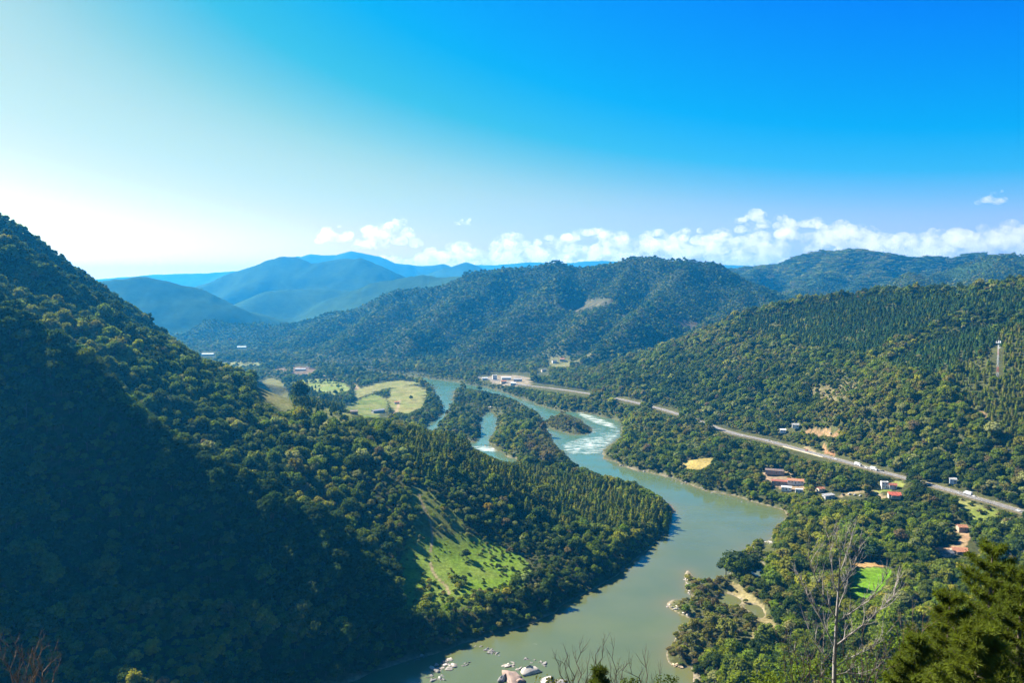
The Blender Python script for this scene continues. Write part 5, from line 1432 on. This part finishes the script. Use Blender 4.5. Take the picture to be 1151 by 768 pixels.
def twig_bush(name, px, depth, pytop, n, label, mat, spread_px, r0=.022, lvl=2, base_py=None, cat='bush', leaf=None, leaf_n=0, lmat=None):
    """leafless shrub: stems fanning from a root on the slope"""
    c = pt(px, base_py or 786, depth); gz = ground_z(c.x, c.y)
    e = empty(name, (c.x, c.y, gz - .1), 0, label, cat)
    hub = Vector((0, 0, c.z - gz + .1))
    m = MB(); m.tube([(0, 0, 0), (.15, .1, hub.z * .5), tuple(hub)], [r0 * 3.2, r0 * 2.4, r0 * 1.5], 7); m.build('trunk', mat, e)
    for k in range(n):
        tx = px + (2 * (k + fr_.random()) / n - 1) * spread_px; ty = pytop + fr_.uniform(0, 30)
        tip = pt(tx, ty, depth + fr_.uniform(-1.0, 1.0)) - Vector(e.location)
        m = MB(); pts = [hub - Vector((0, 0, fr_.uniform(0, .8)))]; st = pts[0]
        for i in range(1, 7):
            u = i / 6; q = st.lerp(tip, u); q.x = st.x + (tip.x - st.x) * u ** .8; q += Vector((fr_.uniform(-1, 1), fr_.uniform(-1, 1), fr_.uniform(-.5, .5))) * .10 * (1 if i < 6 else .3); pts.append(q)
        m.tube(pts, [r0 * (1 - .75 * i / 6) + .004 for i in range(7)], 5, False)
        for i in (2, 3, 4, 5, 6):
            for _ in range(2): grow(m, pts[i], (pts[i] - pts[i - 1]).normalized() + Vector((fr_.uniform(-.9, .9), fr_.uniform(-.9, .9), fr_.uniform(.0, .8))), fr_.uniform(.3, .75) * depth / 30, r0 * .42, lvl - 1, .55, .3)
        m.build('stem', mat, e)
    return e
twig_bush('bare_bush', 650, 27, 722, 7, 'bare dark twiggy bush against the river, left of the bottom centre', TWIGM, 36, .020, 2)
twig_bush('bare_bush', 695, 29, 728, 4, 'thin bare bush in the middle of the three twiggy bushes at the bottom', TWIGM, 14, .018, 2)
twig_bush('bare_bush', 730, 27, 740, 5, 'bare bush with upright dark twigs left of the small beach', TWIGM, 22, .020, 2)
twig_bush('bare_bush', 32, 24, 716, 9, 'leafless orange brown bush at the lower left corner', REDTW, 36, .020, 2)
twig_bush('bare_bush', 905, 30, 715, 8, 'dark tangle of bare stems left of the dead tree foot', TWIGM, 34, .018, 2)
twig_bush('bare_bush', 970, 29, 712, 9, 'dark tangle of bare stems right of the dead tree foot', TWIGM, 34, .018, 2)
twig_bush('bare_bush', 1022, 31, 690, 5, 'dry reddish stems with withered heads before the pine', REDTW, 22, .018, 2)

# needle and leaf plants
def needle_mat():
    t = NT('pine_needles'); a = t.n('ShaderNodeAttribute', attribute_type='INSTANCER', attribute_name='tint')
    n = t.noise(2.0, 2, .5, t.obj()); cc = t.n('ShaderNodeVectorMath', operation='SCALE'); t.l(a.outputs[0], cc.inputs[0]); t.l(t.mapr(n, .3, .7, .65, 1.4), cc.inputs['Scale'])
    d = t.n('ShaderNodeBsdfDiffuse'); t.l(cc.outputs[0], d.inputs[0]); tr = t.n('ShaderNodeBsdfTranslucent'); t.l(t.mix(cc.outputs[0], (1.3, 1.35, .4, 1), 1.0, 'MULTIPLY'), tr.inputs[0])
    m = t.n('ShaderNodeMixShader'); m.inputs[0].default_value = .4; t.l(d.outputs[0], m.inputs[1]); t.l(tr.outputs[0], m.inputs[2]); t.l(m.outputs[0], t.out.inputs[0]); return t.m
NEEDLE = needle_mat()
nr = np.random.default_rng(19)
def needle_tuft(c, d, L, n, out_v, out_f, wd=.016):
    """a brush of long needles round the end of a shoot"""
    d = d / np.linalg.norm(d)
    dirs = nr.normal(size=(n, 3)); dirs /= np.linalg.norm(dirs, axis=1)[:, None]
    dirs = dirs * .85 + d * nr.uniform(.3, 1.0, (n, 1)); dirs /= np.linalg.norm(dirs, axis=1)[:, None]
    st = c - d * nr.uniform(0, L * 1.1, (n, 1)); ln = L * nr.uniform(.7, 1.2, (n, 1))
    side = np.cross(dirs, nr.normal(size=(n, 3))); side /= np.linalg.norm(side, axis=1)[:, None] + 1e-9
    tip = st + dirs * ln - np.array([0, 0, 1.0]) * ln * .12
    v = np.stack([st - side * wd * .6, st + side * wd * .6, st + (tip - st) * .6 + side * wd, tip, st + (tip - st) * .6 - side * wd], 1)
    o = sum(len(q) for q in out_v); out_v.append(v.reshape(-1, 3)); k = np.arange(n)[:, None] * 5 + o
    out_f.append(k + np.array([[0, 1, 2, 3, 4]]))
def pine(px, pytop, depth, height_, crown_w, label, whorls, tint, seed, tuftn=30, tl=.27, name='pine_tree', wd=.011):
    rng = random.Random(seed); tip = pt(px, pytop, depth); base = Vector((tip.x, tip.y, ground_z(tip.x, tip.y) - .4))
    H = tip.z - base.z
    e = empty(name, tuple(base), 0, label, 'tree')
    t = MB(); t.tube([(0, 0, 0), (.05, .03, H * .4), (-.04, .02, H * .75), (0, 0, H)], [H * .013, H * .010, H * .006, .012], 9); t.build('trunk', BARK, e)
    V, F = [], []; lim = MB()
    z0 = H - height_
    for w in range(whorls):
        u = (w + .3) / whorls; z = H - height_ * u ** .9
        R = crown_w * (.16 + .84 * u ** .75) * rng.uniform(.85, 1.1); nb = rng.randint(4, 6)
        for b in range(nb):
            a = w * 1.1 + b * 6.283 / nb + rng.uniform(-.3, .3); r = R * rng.uniform(.7, 1.1)
            p0 = Vector((0, 0, z)); dirh = Vector((math.cos(a), math.sin(a), 0)); pts = []
            for i in range(6):
                s = i / 5; pts.append(p0 + dirh * r * s + Vector((0, 0, r * (.10 * s + .38 * s * s))))
            lim.tube(pts, [.035 * (1 - .75 * i / 5) + .006 for i in range(6)], 5, False)
            for i in range(1, 6):
                for k in range(1 if i == 5 else 4):
                    s = -1 if k % 2 else 1; ln = r * .30 * rng.uniform(.45, 1.2) * (1 if i < 5 else .2)
                    perp = Vector((-dirh.y, dirh.x, 0)) * s; q = pts[i] + (perp * rng.uniform(.45, .95) + dirh * rng.uniform(.2, .9) + Vector((0, 0, rng.uniform(.1, .7)))) * ln
                    lim.tube([pts[i], (pts[i] + q) / 2 + Vector((0, 0, -.03)), q], [.014, .010, .007], 4, False)
                    dv = np.array((q - pts[i]).normalized() + Vector((0, 0, .55)))
                    needle_tuft(np.array(q), dv, tl, tuftn, V, F, wd); needle_tuft(np.array((pts[i] + q) / 2), dv, tl * .8, tuftn // 2, V, F, wd)
    needle_tuft(np.array((0, 0, H)), np.array((0, 0, 1.)), tl, tuftn, V, F, wd)
    lim.build('limbs', BARK, e)
    me = np_mesh('crown', np.concatenate(V), np.concatenate(F), NEEDLE); c = mesh_obj('crown', me, e); c['tint'] = list(tint)
    return e
pine(1116, 612, 36, 8.0, 3.1, 'tall yellow green pine with needle tufts, highest of the pines at lower right', 12, (.085, .112, .018), 1)
pine(1068, 668, 33, 6.0, 2.3, 'yellow green pine left of the tallest pine, reaching the bottom edge', 11, (.09, .115, .018), 2)
pine(1150, 640, 30, 6.5, 2.4, 'pine cut by the right picture edge', 11, (.08, .105, .018), 3)
pine(1030, 715, 30, 3.6, 1.6, 'small low pine at the bottom right of the dead tree', 8, (.09, .118, .020), 4)
pine(1100, 706, 25, 4.0, 2.0, 'low bushy pine in front of the tallest pine', 9, (.095, .12, .020), 5)
pine(674, 750, 24, 2.2, .75, 'small dark bushy conifer top at the bottom centre', 6, (.055, .075, .018), 6, 16, .20, 'conifer', .009)

def leafy_bush(px, py, depth, w, h, tint, label, seed, nq=900, leaf=.07):
    c = pt(px, py, depth); gz = ground_z(c.x, c.y); H = c.z - gz
    e = empty('leafy_bush', (c.x, c.y, gz - .1), 0, label, 'bush')
    v, f = crown_broad(seed, 9, nq, leaf, R=w, H=H, base=max(.2, H - h), core=False)
    o = mesh_obj('crown', np_mesh('crown', v, f, LEAF), e); o['tint'] = list(tint)
    m = MB()
    for k in range(5):
        a = k * 1.26; m.tube([(0, 0, -.2), (math.cos(a) * w * .2, math.sin(a) * w * .2, H * .5), (math.cos(a) * w * .5, math.sin(a) * w * .5, H * .92)], [.05, .035, .01], 5, False)
    m.build('stem', TWIGM, e)
leafy_bush(905, 732, 38, 2.0, 3.2, (.085, .13, .02), 'leafy green bush behind the stems left of the dead tree', 401)
leafy_bush(975, 728, 40, 2.4, 3.6, (.075, .12, .022), 'leafy green bush behind the stems right of the dead tree', 402)
leafy_bush(1020, 700, 42, 2.0, 3.5, (.09, .135, .02), 'bright leafy bush between the dead tree and the pines', 403)
leafy_bush(868, 748, 36, 1.6, 2.6, (.10, .135, .02), 'low bright bush at the bottom edge left of the dark stems', 404)
leafy_bush(625, 762, 24, .9, 1.2, (.10, .10, .025), 'small olive bush in front of the grey boulders', 405, 500, .045)
leafy_bush(752, 757, 24, .55, .9, (.045, .065, .016), 'small dark leafy bush top left of the beach at the bottom edge', 406, 420, .035)
leafy_bush(712, 760, 25, .5, .8, (.055, .075, .018), 'small dark leafy bush top between the bare bushes', 407, 420, .035)
# ------------------------------------------------------------------ clouds: bodies of scattering droplets far beyond the hills
def cloud_mat(step):
    t = NT('cloud'); pv = t.n('ShaderNodeVolumePrincipled'); pv.inputs['Color'].default_value = (1, .99, .97, 1); pv.inputs['Anisotropy'].default_value = .35
    n = t.noise(.0016, 8, .74)
    t.l(t.math('MULTIPLY', t.mapr(n, .47, .78, 0.0, 1.0), .0042), pv.inputs['Density'])
    t.l(pv.outputs[0], t.out.inputs['Volume'])
    t.m.cycles.volume_step_rate = step; return t.m
crn = np.random.default_rng(55)
CIV, CIF = ico(2)
CD = 30000.0
def cloud(name, puffs, label, cat, kind=None, group=None, d=CD, depth=900):
    V, F = [], []; o = 0
    for px, py, rpx in puffs:
        dd = d + crn.uniform(-depth, depth); c = at_d(px, py, dd); r = rpx / FPX * dd * 1.12
        v = CIV * r * crn.uniform(.8, 1.2, 3) * np.array([1.15, 1.15, .8]); v[:, 2] = np.where(v[:, 2] < 0, v[:, 2] * .6, v[:, 2])
        V.append(v + c); F.append(CIF + o); o += len(v)
    v = np.concatenate(V); ob = mesh_obj(name, np_mesh(name, v, np.concatenate(F)))
    md = ob.modifiers.new('union', 'REMESH'); md.mode = 'VOXEL'; md.voxel_size = 70.0
    size = float(np.linalg.norm(v.max(0) - v.min(0)))
    ob.data.materials.append(cloud_mat(min(1.0, 150.0 / (size / 10))))
    tag(ob, label, cat, group, kind); return ob
def heap(x0, x1, base, tops, n, r0, r1):
    out = []
    xs, ys = zip(*tops)
    for i in range(n):
        x = crn.uniform(x0, x1); top = np.interp(x, xs, ys); u = crn.random() ** .8
        y = base + (top - base) * u; r = crn.uniform(r0, r1) * (1.15 - .5 * u); out.append((x, y + r * .6, r))
    return out
cloud('cloud', heap(358, 392, 270, [(356, 262), (365, 252), (380, 251), (394, 262)], 18, 4, 8), 'small lone puffy cloud, leftmost above the hazy mountains', 'cloud', group='small clouds')
cloud('cloud', heap(400, 468, 276, [(398, 266), (415, 248), (430, 244), (455, 246), (470, 254)], 40, 4, 9), 'white puffy cloud just right of the leftmost small one', 'cloud', group='small clouds')
cloud('cloud', heap(509, 530, 252, [(508, 250), (520, 244), (530, 243)], 10, 2.5, 4.5), 'tiny wisp of cloud above the gap in the cloud bank', 'cloud', group='small clouds')
cloud('cloud', heap(1096, 1128, 226, [(1096, 227), (1110, 217), (1128, 213)], 14, 3, 5.5), 'small grey cloud high above the cloud bank at right', 'cloud', group='small clouds')
cloud('cloud', heap(832, 858, 246, [(830, 240), (844, 229), (858, 238)], 14, 3, 6), 'little cloud tuft rising over the middle of the cloud bank', 'cloud', group='small clouds')
bank = heap(475, 640, 300, [(470, 283), (500, 273), (545, 267), (560, 262), (580, 260), (605, 266), (640, 260)], 100, 6, 12) + heap(630, 840, 300, [(630, 262), (664, 254), (690, 260), (720, 260), (760, 254), (800, 254), (825, 256), (840, 250)], 140, 6, 13) + \
    heap(835, 1040, 300, [(835, 250), (860, 244), (885, 242), (925, 246), (940, 246), (960, 250), (980, 250), (1000, 262), (1020, 266), (1040, 262)], 150, 6, 13) + heap(1020, 1165, 300, [(1020, 266), (1040, 256), (1060, 258), (1100, 254), (1140, 246), (1165, 254)], 110, 6, 12) + \
    heap(380, 480, 298, [(380, 291), (440, 283), (480, 283)], 40, 5, 9)
cloud('cloud_bank', bank, 'long bank of white cumulus along the horizon', 'clouds', 'stuff', depth=1500)
# ------------------------------------------------------------------ light, sky, air, camera
SUN_AZ, SUN_EL = -58.0, 39.0                     # degrees left of the view, above the horizon
sd = Vector((math.sin(rad(SUN_AZ)) * math.cos(rad(SUN_EL)), math.cos(rad(SUN_AZ)) * math.cos(rad(SUN_EL)), math.sin(rad(SUN_EL))))
li = bpy.data.lights.new('sun', 'SUN'); li.energy = 5.0; li.angle = rad(0.5); li.color = (1.0, 0.94, 0.83)
so = bpy.data.objects.new('sun', li); COL.objects.link(so); so.rotation_euler = sd.to_track_quat('Z', 'Y').to_euler(); so.location = (-800, 600, 1200)

wd_ = bpy.data.worlds.new('World'); SC.world = wd_; wd_.use_nodes = True
t = wd_.node_tree; bg = t.nodes['Background']
sky = t.nodes.new('ShaderNodeTexSky'); sky.sky_type = 'NISHITA'; sky.sun_disc = False
sky.sun_elevation = rad(SUN_EL); sky.sun_rotation = rad(SUN_AZ); sky.altitude = 300; sky.air_density = 1.0; sky.dust_density = 0.7; sky.ozone_density = 3.0
# grade the sky per channel: paler towards the sun, deep azure away from it
sep = t.nodes.new('ShaderNodeSeparateColor'); cmb = t.nodes.new('ShaderNodeCombineColor'); t.links.new(sky.outputs[0], sep.inputs[0])
GRADE = [[(0, 0), (.23, .0), (.28, .05), (.32, .22), (.36, .41), (.40, .54), (.46, .66), (.52, .82), (.60, 1.1), (.75, 1.7), (.9, 2.3), (1, 2.4)],
         [(0, 0), (.18, .06), (.27, .235), (.36, .40), (.45, .52), (.53, .67), (.60, .76), (.72, .88), (.80, 1.2), (.9, 1.7), (1, 1.8)],
         [(0, 0), (.25, .16), (.36, .48), (.44, .93), (.50, .90), (.57, .86), (.65, .68), (.75, .58), (.9, .62), (1, .7)]]
for i in range(3):
    dv = t.nodes.new('ShaderNodeMath'); dv.operation = 'MULTIPLY'; dv.inputs[1].default_value = 0.1; t.links.new(sep.outputs[i], dv.inputs[0])
    cr = t.nodes.new('ShaderNodeValToRGB'); el = cr.color_ramp.elements
    while len(el) < len(GRADE[i]): el.new(.5)
    for k, (p_, v_) in enumerate(GRADE[i]): el[k].position = p_; el[k].color = (v_ / 2.5, v_ / 2.5, v_ / 2.5, 1)
    t.links.new(dv.outputs[0], cr.inputs[0])
    mu = t.nodes.new('ShaderNodeMath'); mu.operation = 'MULTIPLY'; mu.inputs[1].default_value = 7.07 * 2.5 * .81; t.links.new(cr.outputs[0], mu.inputs[0]); t.links.new(mu.outputs[0], cmb.inputs[i])
t.links.new(cmb.outputs[0], bg.inputs['Color']); bg.inputs['Strength'].default_value = 0.05

# even air over the whole valley
hz_ = NT('haze'); pv = hz_.n('ShaderNodeVolumePrincipled')
pv.inputs['Color'].default_value = (0.025, 0.41, 1.0, 1); pv.inputs['Density'].default_value = HAZE if 'HAZE' in globals() else 0.000066
pv.inputs['Anisotropy'].default_value = 0.35; pv.inputs['Absorption Color'].default_value = (0.06, 0.06, 0.06, 1)
hz_.l(pv.outputs[0], hz_.out.inputs['Volume'])
m = MB(); top = float(max(TZ.max(), HC)) + 25; bot = float(TZ.min()) - 1.0
m.box((0, 0, (top + bot) / 2), (41000, 41000, top - bot))
tag(m.build('haze', hz_.m), 'thin blue haze filling the valley air', 'haze', kind='stuff')

cam = bpy.data.cameras.new('camera'); co = bpy.data.objects.new('camera', cam); COL.objects.link(co)
co.location = (0, 0, HC); co.rotation_euler = (rad(90) - PITCH, 0, 0)
cam.sensor_width = 36; cam.lens = 36 * FPX / W0; cam.clip_start = 0.1; cam.clip_end = 200000
SC.camera = co
SC.view_settings.view_transform = 'Standard'; SC.view_settings.look = 'None'; SC.view_settings.gamma = 1; SC.view_settings.exposure = 1.8
SC.view_settings.use_curve_mapping = False
SC.render.resolution_x = 1024; SC.render.resolution_y = 684
cy = SC.cycles
cy.max_bounces = 6; cy.diffuse_bounces = 2; cy.glossy_bounces = 2; cy.transmission_bounces = 2; cy.volume_bounces = 2; cy.transparent_max_bounces = 48
cy.use_denoising = True
try:
    cy.denoiser = 'OPENIMAGEDENOISE'; cy.denoising_prefilter = 'ACCURATE'; cy.denoising_input_passes = 'RGB_ALBEDO_NORMAL'
except Exception:
    pass
cy.use_adaptive_sampling = True; cy.adaptive_threshold = 0.02
cy.caustics_reflective = False; cy.caustics_refractive = False
